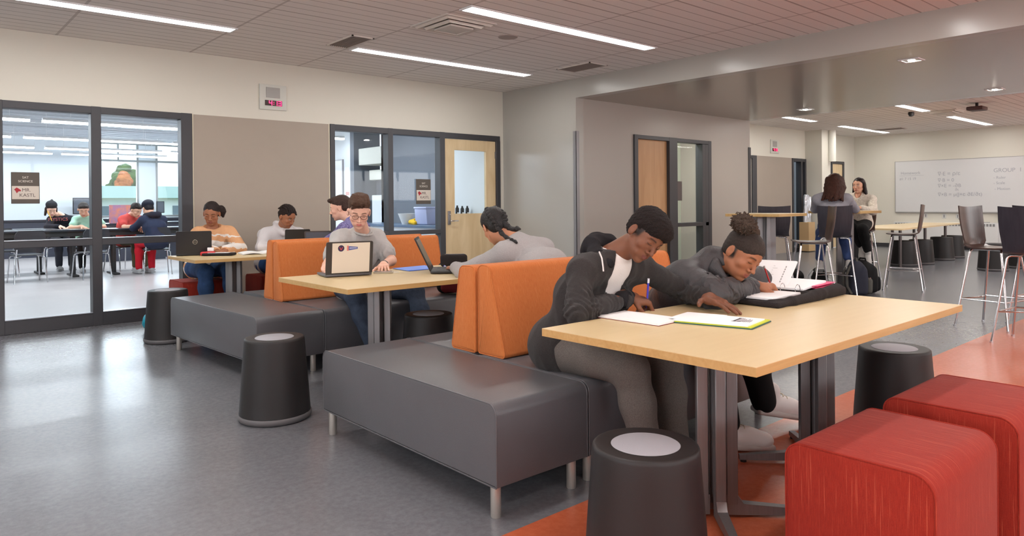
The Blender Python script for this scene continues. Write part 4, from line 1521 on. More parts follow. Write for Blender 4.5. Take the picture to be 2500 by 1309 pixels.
def person(loc, label, J, skin, sdf_extra=None, head=None, hands=(), vox=.008, hv=.004, sleeves=True, hs=1.0, w=1.0, group=None, arms_fine=False, legs=True, cut=None):
    """the body: one mesh holding head, neck, torso, limbs and hands; clothes and hair are added as its children"""
    sk, lp = SK[skin]
    parts, cols = [], []
    b = SDF(.04)
    torso(b, J, -.012, w=w)
    for S in 'RL':
        arm(b, J, S, -.006, w=w)
        if legs: leg(b, J, S, -.012, w=w)
    b.cap(J['neck'] - (J['head'] - J['neck']) * .2, J['neck'] + (J['head'] - J['neck']) * .35, .056, .052, .03)
    v, f = b.mesh(vox)
    parts.append((v, f))
    cols.append(np.tile(lin(sk), (len(v), 1)))
    h = SDF(.02)
    R = head_frame(J['face'], J['up'])
    hd = dict(head or {})
    colk = {k_: hd.pop(k_) for k_ in ('hairc', 'brow', 'hairline', 'lipstrength') if k_ in hd}
    head_sdf(h, J['head'], R, hs, **hd)
    c0 = J['head'] + R @ (A(0, -.022, -.045) * hs)
    h.cap(c0, J['neck'], .05 * hs, .055, .025)
    h.cap(c0 + R @ A(0, .02, -.01), J['neck'] * .7 + c0 * .3 + R @ A(0, .01, 0), .045 * hs, .045, .02)
    v, f = h.mesh(hv)
    parts.append((v, f))
    cols.append(head_col(v, J['head'], R, hs, sk, lp, open_eyes=hd.get('open_eyes', False), **colk))
    for hn in hands:
        q = SDF(.006)
        hn = dict(hn)
        S = hn.pop('S')
        hsz = hn.get('s', 1.0)
        if arms_fine:
            q.cap(J[S + 'e'], J[S + 'w'], .04 * w, .0275, .02)
            q.cap(J[S + 's'] * .3 + J[S + 'e'] * .7, J[S + 'e'], .042 * w, .041 * w, .02)
        hand_sdf(q, J[S + 'w'], **hn)
        v, f = q.mesh(hn.get('s', 1) * (.003 if hv <= .0035 else .0042))
        parts.append((v, f))
        cols.append(np.tile(lin(sk), (len(v), 1)) * A(1.02, 1.0, .98))
    o = np_mesh('person', parts, M_SKIN, None, cols, loc=loc)
    tag(o, label, 'person', group)
    o['R'] = 0
    del o['R']
    return o, R


def child(o, name, parts, m, cols=None, label=None):
    """a clothing or hair mesh in world space, parented to the body"""
    c = np_mesh(name, parts, m, o, cols)
    c.matrix_parent_inverse = Matrix.Translation(-Vector(o.location))
    if label: c['label'] = label
    return c


def Jn(**k):
    J = {a: (np.asarray(b, float)) for a, b in k.items()}
    if 'lat' not in J: J['lat'] = nrm(J['Ls'] - J['Rs'])
    return J


def rootfix(o, c):
    c.parent = o
    c.matrix_parent_inverse = Matrix.Translation(-Vector(o.location))
    return c
# ================================================================== THE TWO STUDENTS AT THE NEAREST TABLE
HOOD = cloth('charcoal_fleece', (52, 49, 49), var=.25, vscale=120, bump=.5, bscale=350, sheen=.1)
HOODD = cloth('black_ribbing', (34, 33, 36), bump=.4, bscale=300)
TEE = cloth('white_tee', (214, 210, 208), bump=.15, bscale=200)
TROU = cloth('grey_melange', (104, 98, 94), var=.35, vscale=260, bump=.4, bscale=400)
# --- boy writing in the open black hoodie
J = Jn(hip=(2.47, 2.36, .555), chest=(2.47, 2.24, .80), neck=(2.475, 2.105, 1.0), head=(2.515, 1.975, 1.078), face=(-.25, -.76, -.56), up=(.38, -.5, .86),
       Rs=(2.29, 2.15, .925), Ls=(2.66, 2.12, .925), Re=(2.18, 2.07, .765), Rw=(2.53, 2.07, .80), Le=(2.86, 2.0, .80), Lw=(2.785, 1.835, .80),
       Rk=(2.36, 1.93, .52), Ra=(2.40, 1.86, .1), Lk=(2.62, 1.95, .52), La=(2.60, 1.86, .1))


def hl1(q):
    x, y, z = np.abs(q[:, 0]), q[:, 1], q[:, 2]
    hair = np.clip((z - (.062 - .0)) / .006, 0, 1) * (y > .03) + np.clip((.035 - y + np.clip(z, -.1, .1) * .3) / .012, 0, 1) * (y <= .05) * np.clip((z + .02 + .02 * (y < -.02)) / .02, 0, 1) * (np.abs(q[:, 0]) < .079)
    return hair * (1 - (np.abs(q[:, 0]) > .0775) * (y > -.045) * (z < .035))


P1, R1 = person((2.47, 2.36, 0), 'person in an open charcoal hoodie and white tee, writing with a blue pen', J, 'dark',
                head=dict(hairc=(36, 28, 26), brow=(30, 20, 18), hairline=hl1, lips=1.25, nose=1.15, ears=True), hs=.94,
                hands=[dict(S='R', d=(.82, -.5, -.28), n=(.1, -.25, 1), side=(.3, -1, .1), curls=[(50, 52, 18), (56, 58, 25), (62, 62, 30), (66, 62, 30)], spread=.03, thumb='pinch', s=1.0),
                       dict(S='L', d=(-.18, -.93, -.22), n=(.0, -.3, .95), side=(-1, 0, 0), curls=[(-4, 10, 8), (-2, 8, 8), (0, 10, 8), (6, 12, 8)], spread=.16, thumb='out', s=1.05)],
                vox=.008, hv=.003)
f = SDF(.04)
torso(f, J, .016, w=1.0)
f.cap(J['hip'] + A(-.08, .04, .0), J['hip'] + A(.09, .03, .0), .14, .14, .05)
for S in 'RL': arm(f, J, S, .009, gw=.012, upto=.93, k=.022)
# open front: wedge removed down the middle
nk, hp = J['neck'], J['hip']
fr = nrm(A(.1, -1, -.1))
f.cap((2.468, 2.03, 1.0), (2.455, 2.075, .83), .055, .05, k=.008, neg=True)
f.cap((2.455, 2.075, .83), (2.455, 2.10, .62), .05, .04, k=.008, neg=True)
f.ell(nk + A(0, .0, .05), (.064, .068, .075), k=.01, neg=True)
hoodie = child(P1, 'hoodie', [f.mesh(.006, arm_folds(J, .0045, 190, folds(.006, 30, 3)))], HOOD)
hd = SDF(.03)   # hood lying on the shoulders
c = nk + A(0, .035, -.005)
pts = [c + A(-.085, -.075, -.035), c + A(-.098, -.0, .0), c + A(-.06, .062, .045), c + A(0, .08, .052), c + A(.06, .062, .045), c + A(.098, -.0, .0), c + A(.085, -.075, -.035)]
hd.chain(pts, [.02, .032, .036, .04, .036, .032, .02], .03)
hd.cap(c + A(-.03, .085, .01), c + A(.03, .085, .01), .05, .05, .03)
hd.cap(c + A(0, .1, -.05), c + A(0, .09, .02), .045, .05, .03)
x = child(P1, 'hood', [hd.mesh(.005, folds(.006, 30, 8))], HOODD)
cf = SDF(.01)
for S, k_ in (('R', 1), ('L', 1)):
    e, w_ = J[S + 'e'], J[S + 'w']
    v = nrm(w_ - e)
    cf.cap(w_ - v * .055, w_ - v * .012, .040, .034, .008)
child(P1, 'cuffs', [cf.mesh(.004, folds(.002, 60, 5))], HOODD)
t = SDF(.04)
torso(t, J, .006)
t.ell(nk + A(0, -.01, .035), (.058, .06, .04), k=.01, neg=True)
child(P1, 'tee_shirt', [t.mesh(.007, folds(.005, 24, 11))], TEE)
p = MB().tube([(2.335, 2.08, 1.015), (2.318, 2.05, .99), (2.308, 2.035, .955), (2.305, 2.03, .935)], .0035, 8)
rootfix(P1, p.build('shoulder_piping', TEE, None))
t = SDF(.05)
t.cap(J['hip'] - A(.08, 0, .0), J['hip'] + A(.08, 0, .0), .12, .12, .05)
for S in 'RL': leg(t, J, S, .014, gw=.02, upto=.93)
child(P1, 'trousers', [t.mesh(.008, folds(.008, 20, 21))], TROU)
for S in 'RL': rootfix(P1, shoe(None, J[S + 'a'], (.25, -.97, -.05), M_BLACK))
hr = SDF(.02)
L = lambda x, y, z: J['head'] + R1 @ (A(x, y, z) * .94)
hr.ell(L(0, -.018, .060), (.083, .103, .082), R1, .02)
hr.ell(L(0, .03, .082), (.070, .066, .05), R1, .02)
hr.ell(L(0, .065, .078), (.058, .034, .030), R1, .02)
hr.ell(L(0, -.05, .01), (.072, .058, .06), R1, .02)
hr.ell(L(0, .125, .018), (.085, .062, .040), R1, .008, neg=True)
for e in (-1, 1):
    hr.ell(L(e * .095, .01, -.035), (.03, .06, .06), R1, .01, neg=True)
    hr.ell(L(e * .086, .06, .015), (.022, .05, .045), R1, .01, neg=True)
HAIRB = cloth('short_black_hair', (36, 29, 28), rough=.75, var=.3, vscale=220, bump=1.0, bscale=260)
child(P1, 'hair', [hr.mesh(.003, bumps(.0016, 260, 2))], HAIRB)
# pen held between thumb and fingers
pn = empty('pen', (2.565, 2.0, .80), 0, 'blue and white pen held by the boy in the hoodie', 'pen')
tipv, endv = Vector((2.612, 2.04, .745)), Vector((2.605, 2.022, .882))
o = MB().tube([tipv, tipv + (endv - tipv) * .1, tipv + (endv - tipv) * .1, tipv + (endv - tipv) * .85], .0045, 12).build('barrel', mat('pen_blue', (70, 64, 190), rough=.3), None)
rootfix(pn, o)
rootfix(pn, MB().tube([tipv + (endv - tipv) * .85, endv], .0052, 12).build('cap', mat('pen_white', (220, 220, 230), rough=.3), None))

# --- girl with the hair puff, leaning low over her binder
JK = cloth('charcoal_jacket', (62, 60, 62), rough=.5, spec=.35, bump=.25, bscale=90)
J = Jn(hip=(3.25, 2.38, .56), chest=(3.14, 2.15, .775), neck=(3.085, 1.985, .93), head=(3.115, 1.855, .968), face=(-.18, -.80, -.50), up=(.24, -.36, .88),
       Rs=(2.92, 2.06, .865), Ls=(3.30, 2.05, .86), Re=(2.86, 1.85, .805), Rw=(3.265, 1.885, .80), Le=(3.5, 1.98, .80), Lw=(3.42, 2.0, .79),
       Rk=(3.08, 2.0, .52), Ra=(3.10, 1.93, .125), Lk=(3.4, 2.0, .52), La=(3.55, 1.98, .13))


def hl2(q):
    x, y, z = np.abs(q[:, 0]), q[:, 1], q[:, 2]
    a = np.clip((z - (.066 - np.maximum(x - .03, 0) * .9)) / .006, 0, 1) * (y > .0)
    b = np.clip((.02 - y) / .012, 0, 1) * np.clip((z + .04) / .02, 0, 1)
    return np.clip(a + b, 0, 1) * (1 - (x > .0775) * (z < .035))


P2, R2 = person((3.22, 2.40, 0), 'person in a charcoal jacket with a frizzy hair puff, writing in a binder', J, 'brown',
                head=dict(hairc=(62, 54, 50), brow=(50, 32, 26), hairline=hl2, round_=1.14, lips=1.15, nose=1.1),
                hands=[dict(S='R', d=(.93, -.12, -.1), n=(-.1, .25, 1), side=(-.1, -1, .1), curls=[(52, 66, 40), (66, 72, 40), (74, 76, 42), (78, 76, 42)], spread=.02, thumb='pinch', s=1.32),
                       dict(S='L', d=(-.1, -.9, -.2), n=(0, -.2, 1), side=(-1, 0, 0), curl=(10, 20, 15), s=1.0)],
                vox=.008, hv=.003, w=1.08)
f = SDF(.045)
torso(f, J, .024, w=1.06, belly=1.1)
f.cap(J['neck'], J['head'] + R2 @ A(0, -.05, -.085), .075, .068, .04)
for S in 'RL': arm(f, J, S, .026, gw=.022, upto=.92, w=1.05)
nk = J['neck']
f.ell(J['head'] + R2 @ A(0, .03, -.09), (.07, .07, .055), k=.01, neg=True)
child(P2, 'jacket', [f.mesh(.006, arm_folds(J, .005, 120, folds(.011, 24, 31, (1, 1, .7)), 'R'))], JK)
hd = SDF(.03)
q_ = lambda x, y, z: J['head'] + R2 @ A(x, y, z)
pts = [q_(.015, .075, -.135), q_(-.055, .04, -.12), q_(-.082, -.03, -.095), q_(-.05, -.09, -.075), q_(.0, -.105, -.065), q_(.05, -.09, -.075), q_(.082, -.03, -.095), q_(.055, .04, -.12)]
hd.chain(pts, [.01, .013, .016, .018, .019, .018, .016, .012], .02)
hd.chain([p + A(0, .012, -.035) for p in pts], [.014, .018, .022, .026, .026, .026, .022, .016], .03)
child(P2, 'collar', [hd.mesh(.005, folds(.006, 34, 12))], JK)
cf = SDF(.01)
for S in 'R':
    e, w_ = J[S + 'e'], J[S + 'w']
    v = nrm(w_ - e)
    cf.cap(w_ - v * .07, w_ - v * .02, .052, .040, .01)
child(P2, 'cuff', [cf.mesh(.004, folds(.004, 50, 6))], JK)
t = SDF(.05)
t.cap(J['hip'] - A(.08, 0, .0), J['hip'] + A(.08, 0, .0), .13, .13, .05)
for S in 'RL': leg(t, J, S, .018, gw=.022, upto=.95, w=1.05)
BLK = cloth('black_trousers', (20, 20, 22))
child(P2, 'trousers', [t.mesh(.008, folds(.006, 20, 41))], BLK)
SHW = mat('white_leather', (226, 220, 218), rough=.45)
LACE = mat('cream_lace', (196, 186, 168), rough=.8)
rootfix(P2, shoe(None, J['Ra'] + A(.01, 0, .0), (.85, -.55, -.10), SHW, solem=mat('sole_white', (188, 180, 176), rough=.6), lacem=LACE, s=1.3))
rootfix(P2, shoe(None, J['La'] + A(.05, -.02, .05), (.80, -.5, -.18), SHW, solem=mat('sole_white', (188, 180, 176)), lacem=LACE, s=1.28))
hr = SDF(.015)
L = lambda x, y, z: J['head'] + R2 @ A(x, y, z)
hr.ell(L(0, -.018, .050), (.0785, .098, .083), R2, .02)
hr.ell(L(0, .015, .052), (.070, .074, .060), R2, .02)
hr.ell(L(0, -.05, .0), (.068, .056, .06), R2, .02)
hr.ell(L(0, .115, .0), (.09, .062, .066), R2, .01, neg=True)
for e in (-1, 1):
    hr.ell(L(e * .095, .03, -.045), (.035, .07, .075), R2, .01, neg=True)
HAIRG = cloth('pulled_back_hair', (70, 62, 58), rough=.55, var=.35, vscale=60, vstretch=(6, 6, 1), bump=.8, bscale=200)
child(P2, 'hair', [hr.mesh(.003, bumps(.0007, 300, 4))], HAIRG)
pf = SDF(.02)
pc = A(3.105, 1.832, 1.118)
rng = np.random.RandomState(5)
pf.ell(pc, (.066, .060, .044), R2, .02)
pf.cap(pc, J['head'] + R2 @ A(0, -.02, .12), .045, .03, .02)
for i in range(420):
    v = nrm(rng.randn(3))
    t_ = nrm(v + .7 * rng.randn(3))
    a_ = pc + R2 @ (v * A(.063, .057, .042))
    pf.cap(a_, a_ + R2 @ (t_ * (.008 + .012 * rng.rand())), .0045, .0018, .003)
child(P2, 'hair_puff', [pf.mesh(.0026, bumps(.0022, 330, 9))], cloth('frizzy_hair', (92, 80, 72), rough=.95, spec=.05, var=.4, vscale=260, bump=1, bscale=300))
pn = empty('pencil', (3.38, 1.87, .86), 0, 'red pencil in the hand of the girl with the hair puff', 'pencil')
tipv, endv = Vector((3.40, 1.85, .775)), Vector((3.355, 1.87, .90))
rootfix(pn, MB().tube([tipv, tipv + (endv - tipv) * .12], .001, 10, r2=.004).build('tip', mat('pencil_wood', (210, 170, 120), rough=.6), None))
rootfix(pn, MB().tube([tipv + (endv - tipv) * .12, tipv + (endv - tipv) * .9], .0042, 8).build('barrel', mat('pencil_red', (170, 40, 40), rough=.35), None))
rootfix(pn, MB().tube([tipv + (endv - tipv) * .9, endv], .0044, 10).build('eraser_end', mat('ferrule', (170, 160, 160), rough=.3, metal=.6), None))
# ================================================================== THE OTHER STUDENTS
def simple_legs(P, J, m, name='trousers', g=.014, upto=.95, vox=.01, shoes=None, toe=(0, -1, 0), w=1.0, S2='RL'):
    t = SDF(.05)
    t.cap(J['hip'] - J['lat'] * .08, J['hip'] + J['lat'] * .08, .12 * w, .12 * w, .05)
    for S in S2: leg(t, J, S, g, gw=g + .004, upto=upto, w=w)
    c = child(P, name, [t.mesh(vox, folds(.005, 22, 7))], m)
    if shoes:
        for S in S2: rootfix(P, shoe(None, J[S + 'a'], toe, shoes))
    return c


# --- boy in grey tee and glasses
J = Jn(hip=(2.95, 5.34, .56), chest=(2.92, 5.24, .82), neck=(2.885, 5.12, 1.005), head=(2.785, 5.0, 1.168), face=(-.42, -.84, -.40), up=(-.12, -.34, .93),
       Rs=(2.72, 5.20, .955), Ls=(3.03, 5.16, .955), Re=(2.53, 5.03, .765), Rw=(2.33, 4.66, .775), Le=(3.07, 4.99, .775), Lw=(2.80, 4.66, .775),
       Rk=(2.68, 4.88, .53), Ra=(2.78, 4.75, .1), Lk=(3.22, 4.88, .52), La=(3.15, 4.55, .1))
P, R = person((2.95, 5.34, 0), 'person in a grey tee and thin glasses behind the beige laptop', J, 'pale', head=dict(brow=(74, 54, 44), nose=1.0, lips=.9),
              hands=[dict(S='R', d=(-.2, -.95, -.1), n=(0, 0, 1), side=(1, 0, 0), curl=(15, 30, 20)), dict(S='L', d=(-.5, -.85, -.1), n=(0, .1, 1), side=(-1, 0, 0), curl=(12, 25, 20))],
              vox=.009, hv=.0035, arms_fine=True, hs=1.06)
GT = cloth('heather_grey_tee', (178, 175, 172), var=.12, vscale=14, bump=.15, bscale=200)
f = SDF(.045)
torso(f, J, .02)
for S, o_ in (('R', A(-.05, -.03, -.02)), ('L', A(.05, -.02, -.02))):
    a, b = J[S + 's'], J[S + 'e']
    f.cap(a, a * .35 + b * .65, .068, .074, .03)
f.ell(J['neck'] + A(-.01, -.03, .045), (.066, .07, .065), k=.008, neg=True)
child(P, 'tee_shirt', [f.mesh(.007, arm_folds(J, .004, 120, folds(.010, 24, 51), seed=3))], GT)
nb = SDF(.01)
nk = J['neck'] + A(-.008, -.025, -.002)
nb.chain([nk + A(.07 * math.cos(a), .074 * math.sin(a), .006 + .022 * math.sin(a)) for a in np.linspace(0, 2 * PI, 20)], .0085, .01)
child(P, 'neck_ribbing', [nb.mesh(.004)], GT)
JEAN = cloth('blue_jeans', (66, 76, 94), var=.3, vscale=30, bump=.3, bscale=300)
simple_legs(P, J, JEAN, 'jeans', shoes=M_BLACK, toe=(-.3, -.9, 0))
L = lambda x, y, z: J['head'] + R @ (A(x, y, z) * 1.06)
hr = SDF(.015)
hr.ell(L(0, -.02, .066), (.086, .106, .088), R, .02)
hr.ell(L(0, -.055, .0), (.07, .055, .06), R, .02)
rng = np.random.RandomState(3)
for i in range(34):
    a = -1.1 + 2.2 * rng.rand()
    x0, y0 = .06 * math.sin(a), .02 + .05 * rng.rand()
    hr.cap(L(x0 * .9, y0 - .03, .138), L(x0 * 1.15 + .02 * (rng.rand() - .5), y0 + .035, .122 - .035 * rng.rand()), .015, .008, .01)
hr.cap(L(.0, .07, .112), L(.055, .078, .070), .022, .012, .012)
hr.cap(L(-.01, .07, .115), L(-.05, .075, .088), .022, .012, .012)
hr.ell(L(0, .128, .005), (.085, .06, .056), R, .01, neg=True)
for e in (-1, 1):
    hr.ell(L(e * .096, .02, -.05), (.035, .07, .07), R, .01, neg=True)
child(P, 'hair', [hr.mesh(.0035, bumps(.0016, 130, 5))], cloth('brown_hair', (96, 72, 58), rough=.6, var=.35, vscale=50, vstretch=(4, 4, 1), bump=.8, bscale=150))
g_ = MB()
for e in (-1, 1):
    pts = [tuple(L(e * .031 + .0225 * math.cos(t), .098, .007 + (.017 if math.sin(t) < 0 else .015) * math.sin(t))) for t in np.linspace(0, 2 * PI, 20)[:-1]]
    g_.tube(pts, .0016, 6, closed=True)
    g_.tube([tuple(L(e * .054, .097, .012)), tuple(L(e * .074, .06, .012)), tuple(L(e * .082, -.005, .012))], .0016, 6)
g_.tube([tuple(L(-.0085, .099, .01)), tuple(L(0, .103, .013)), tuple(L(.0085, .099, .01))], .0016, 6)
rootfix(P, g_.build('glasses', mat('glasses_metal', (60, 40, 40), rough=.3, metal=.5), None))
v = nrm(J['Lw'] - J['Le'])
wp = MB().tube([tuple(J['Lw'] - v * .03), tuple(J['Lw'] - v * .008)], .034, 16)
rootfix(P, wp.build('wristwatch', M_BLACK, None))

# --- girl with two braids, seen from behind
J = Jn(hip=(3.25, 3.22, .56), chest=(3.22, 3.36, .80), neck=(3.19, 3.60, .985), head=(3.15, 3.77, 1.07), face=(.30, .80, -.55), up=(-.0, .5, .84),
       Rs=(3.38, 3.52, .915), Ls=(3.0, 3.5, .905), Re=(3.47, 3.78, .78), Rw=(3.25, 4.02, .78), Le=(2.90, 3.8, .775), Lw=(3.02, 4.05, .78),
       Rk=(3.37, 3.72, .53), Ra=(3.37, 3.82, .1), Lk=(3.12, 3.72, .53), La=(3.1, 3.82, .1))
P, R = person((3.25, 3.22, 0), 'person in a light grey knit top with two dark braids, back to the camera', J, 'tan', head=dict(brow=(30, 20, 18)),
              hands=[dict(S='R', d=(-.7, .7, -.1), n=(0, 0, 1), side=(-.6, -.6, 0), curl=(20, 30, 20)), dict(S='L', d=(.3, .9, -.1), n=(0, 0, 1), side=(1, 0, 0), curl=(20, 30, 20))], vox=.009, hv=.004)
KN = cloth('light_grey_knit', (196, 193, 193), bump=1.0, bscale=330, var=.16, vscale=240)
f = SDF(.045)
torso(f, J, .02)
for S in 'RL': arm(f, J, S, .014, gw=.014, upto=.95)
f.ell(J['neck'] + A(-.02, .03, .055), (.056, .06, .055), k=.01, neg=True)
child(P, 'knit_top', [f.mesh(.007, folds(.006, 22, 61))], KN)
simple_legs(P, J, cloth('dark_trousers', (48, 48, 56)), shoes=M_BLACK, toe=(0, 1, 0))
L = lambda x, y, z: J['head'] + R @ A(x, y, z)
hr = SDF(.015)
hr.ell(L(0, -.02, .05), (.084, .104, .084), R, .02)
hr.ell(L(0, -.055, -.01), (.074, .058, .07), R, .02)
hr.ell(L(0, .12, -.005), (.09, .06, .07), R, .01, neg=True)
for e in (-1, 1):
    hr.ell(L(e * .098, .02, -.05), (.034, .05, .07), R, .01, neg=True)
    # french braid ridges down the back of the head
    for k_ in range(7):
        t = k_ / 6
        hr.ell(L(e * (.03 + .02 * math.sin(t * 3)), -.06 - .05 * math.sin(t * 2.2), .115 - .16 * t), (.021, .016, .016), R, .006)
HB = cloth('black_braided_hair', (26, 23, 24), rough=.45, spec=.5, var=.3, vscale=60, bump=.8, bscale=180)
child(P, 'hair', [hr.mesh(.0035, bumps(.001, 180, 7))], HB)
for e, end, nm in ((-1, A(3.07, 3.47, .985), 'braid'), (1, A(3.19, 3.585, 1.065), 'braid')):
    a = L(e * .035, -.095, -.045)
    b = SDF(.006)
    n_ = 9
    for k_ in range(n_):
        t = k_ / (n_ - 1)
        p_ = a * (1 - t) + end * t + A(0, 0, -.02) * math.sin(t * PI)
        sd_ = nrm(np.cross(end - a, A(.3, -1, .2))) * .008 * (1 if k_ % 2 else -1)
        r = .019 * (1 - .35 * t)
        b.cap(p_ + sd_, p_ + sd_ * .2 + nrm(end - a) * .022, r, r * .7, .006)
    b.cap(end, end + nrm(end - a) * .03, .011, .004, .006)
    child(P, nm, [b.mesh(.003, bumps(.001, 200, 3))], HB)

# --- boy in the dark patterned shirt, profile to the left
J = Jn(hip=(3.52, 6.12, .57), chest=(3.48, 6.2, .84), neck=(3.43, 6.3, 1.08), head=(3.36, 6.40, 1.195), face=(-.72, .66, -.22), up=(-.12, .12, .98),
       Rs=(3.60, 6.38, .99), Ls=(3.28, 6.16, .99), Re=(3.62, 6.62, .8), Rw=(3.45, 6.85, .79), Le=(3.12, 6.42, .8), Lw=(3.15, 6.8, .79),
       Rk=(3.62, 6.62, .55), Ra=(3.6, 6.65, .1), Lk=(3.3, 6.6, .55), La=(3.3, 6.65, .1))
P, R = person((3.52, 6.12, 0), 'person in a dark blue patterned shirt, in profile behind the boy in glasses', J, 'pale', head=dict(brow=(74, 54, 44)),
              hands=[dict(S='R', d=(-.3, .9, -.1), n=(0, 0, 1), side=(-1, 0, 0)), dict(S='L', d=(.2, .9, -.1), n=(0, 0, 1), side=(1, 0, 0))], vox=.01, hv=.0045)
PS = cloth('navy_patterned_cotton', (54, 50, 92), var=.5, vscale=70, col2=(150, 142, 190))
f = SDF(.04)
torso(f, J, .018)
for S in 'RL': arm(f, J, S, .012, gw=.012, upto=.9)
f.ell(J['neck'] + A(-.02, .02, .05), (.056, .056, .055), k=.01, neg=True)
f.chain([J['neck'] + A(-.05, .0, .02), J['neck'] + A(.0, -.05, .045), J['neck'] + A(.055, .01, .03)], .016, .01)
child(P, 'shirt', [f.mesh(.008, folds(.006, 24, 71))], PS)
simple_legs(P, J, cloth('dark_trousers', (48, 48, 56)), shoes=M_BLACK, toe=(0, 1, 0))
L = lambda x, y, z: J['head'] + R @ A(x, y, z)
hr = SDF(.015)
hr.ell(L(0, -.018, .056), (.079, .1, .080), R, .02)
hr.ell(L(0, .05, .098), (.058, .05, .026), R, .02)
hr.cap(L(-.03, .085, .098), L(.03, .088, .098), .014, .012, .02)
hr.ell(L(0, -.055, .0), (.068, .05, .05), R, .02)
hr.ell(L(0, .12, .0), (.085, .05, .062), R, .008, neg=True)
for e in (-1, 1): hr.ell(L(e * .094, .01, -.045), (.03, .055, .06), R, .01, neg=True)
child(P, 'hair', [hr.mesh(.004, bumps(.001, 160, 8))], cloth('dark_brown_hair', (66, 50, 44), rough=.6, var=.3, vscale=60, bump=.6, bscale=150))

# --- girl in striped sweater
J = Jn(hip=(2.55, 7.93, .58), chest=(2.58, 7.90, .82), neck=(2.61, 7.86, 1.0), head=(2.585, 7.80, 1.145), face=(-.45, -.82, -.34), up=(-.1, -.25, .96),
       Rs=(2.46, 7.86, .93), Ls=(2.79, 7.84, .93), Re=(2.38, 7.66, .78), Rw=(2.50, 7.42, .775), Le=(2.83, 7.66, .775), Lw=(2.60, 7.46, .775),
       Rk=(2.42, 7.50, .56), Ra=(2.40, 7.42, .1), Lk=(2.66, 7.50, .56), La=(2.66, 7.42, .1))
P, R = person((2.55, 7.93, 0), 'person in an orange and white striped sweater behind the black laptop', J, 'brown', head=dict(brow=(36, 24, 20), lips=1.1),
              hands=[dict(S='R', d=(.2, -.95, -.1), n=(0, 0, 1), side=(1, 0, 0)), dict(S='L', d=(-.5, -.8, -.1), n=(0, 0, 1), side=(-1, 0, 0))], vox=.009, hv=.004)
SW = mat('striped_sweater', (222, 172, 130), rough=.9, spec=.1, bump=.6, bscale=180)
nt = SW.node_tree
g, X, Y, Z = posxyz(nt)
n_ = nt.nodes.new('ShaderNodeTexNoise')
n_.inputs['Scale'].default_value = 14
nt.links.new(g.outputs['Position'], n_.inputs['Vector'])
zz = mathn(nt, 'ADD', Z, mathn(nt, 'MULTIPLY', mathn(nt, 'SUBTRACT', n_.outputs['Fac'], .5), .07))
zz = mathn(nt, 'ADD', zz, mathn(nt, 'MULTIPLY', X, .12))
st_ = mathn(nt, 'LESS_THAN', mathn(nt, 'FRACT', mathn(nt, 'DIVIDE', mathn(nt, 'ADD', zz, .035), .105)), .52)
top_ = mathn(nt, 'LESS_THAN', zz, 1.245)
nt.links.new(mixc(nt, mathn(nt, 'MULTIPLY', st_, top_), srgb(218, 166, 124), srgb(228, 222, 216)), nt.nodes['Principled BSDF'].inputs['Base Color'])
f = SDF(.05)
torso(f, J, .02)
for S in 'RL': arm(f, J, S, .026, gw=.024, upto=.92)
f.ell(J['neck'] + A(-.015, -.045, .035), (.088, .075, .06), k=.01, neg=True)
child(P, 'sweater', [f.mesh(.008, folds(.008, 22, 81))], SW)
simple_legs(P, J, cloth('ripped_jeans', (52, 78, 118), var=.35, vscale=12, bump=.3, bscale=200), 'jeans', shoes=M_BLACK)
L = lambda x, y, z: J['head'] + R @ A(x, y, z)
hr = SDF(.015)
hr.ell(L(0, -.018, .052), (.080, .1, .084), R, .02)
hr.ell(L(0, -.05, .0), (.072, .055, .07), R, .02)
hr.ell(L(0, .124, .030), (.070, .062, .070), R, .01, neg=True)
hr.ell(L(0, .11, -.05), (.088, .07, .06), R, .01, neg=True)
for e in (-1, 1): hr.ell(L(e * .096, .03, -.05), (.034, .07, .08), R, .01, neg=True)
hr.ell(L(-.085, -.075, .02), (.045, .045, .055), R, .02)
hr.cap(L(-.10, -.07, .0), L(-.105, -.05, -.04), .032, .015, .02)
child(P, 'hair', [hr.mesh(.004, bumps(.0014, 150, 9))], cloth('dark_pulled_hair', (44, 34, 32), rough=.5, var=.3, vscale=60, bump=.7, bscale=160))
er = MB()
for e in (-1, 1): er.lathe([(0, -.012), (.004, -.008), (.004, .008), (0, .012)], 8, tuple(L(e * .088, -.002, -.045)))
rootfix(P, er.build('earrings', mat('silver', (220, 220, 220), rough=.2, metal=1), None))

# --- girl in white hoodie with cornrows
J = Jn(hip=(3.32, 7.95, .58), chest=(3.36, 7.87, .80), neck=(3.36, 7.78, .985), head=(3.36, 7.66, 1.10), face=(.30, -.86, -.46), up=(.12, -.42, .9),
       Rs=(3.17, 7.82, .90), Ls=(3.56, 7.78, .89), Re=(3.07, 7.66, .77), Rw=(3.26, 7.42, .775), Le=(3.74, 7.62, .775), Lw=(3.6, 7.38, .775),
       Rk=(3.18, 7.50, .55), Ra=(3.18, 7.42, .1), Lk=(3.42, 7.50, .55), La=(3.42, 7.42, .1))
P, R = person((3.32, 7.95, 0), 'person in a white hoodie with braided rows of hair, leaning over a dark tablet computer', J, 'brown', head=dict(brow=(36, 24, 20), open_eyes=True, lips=1.1),
              hands=[dict(S='R', d=(.2, -.95, -.1), n=(0, 0, 1), side=(1, 0, 0)), dict(S='L', d=(-.5, -.8, -.1), n=(0, 0, 1), side=(-1, 0, 0))], vox=.009, hv=.004)
WH = cloth('white_fleece', (206, 202, 204), bump=.3, bscale=150)
f = SDF(.05)
torso(f, J, .024)
for S in 'RL': arm(f, J, S, .02, gw=.018, upto=.93)
f.ell(J['neck'] + A(.01, -.045, .045), (.062, .07, .06), k=.01, neg=True)
nk = J['neck'] + A(0, .01, -.0)
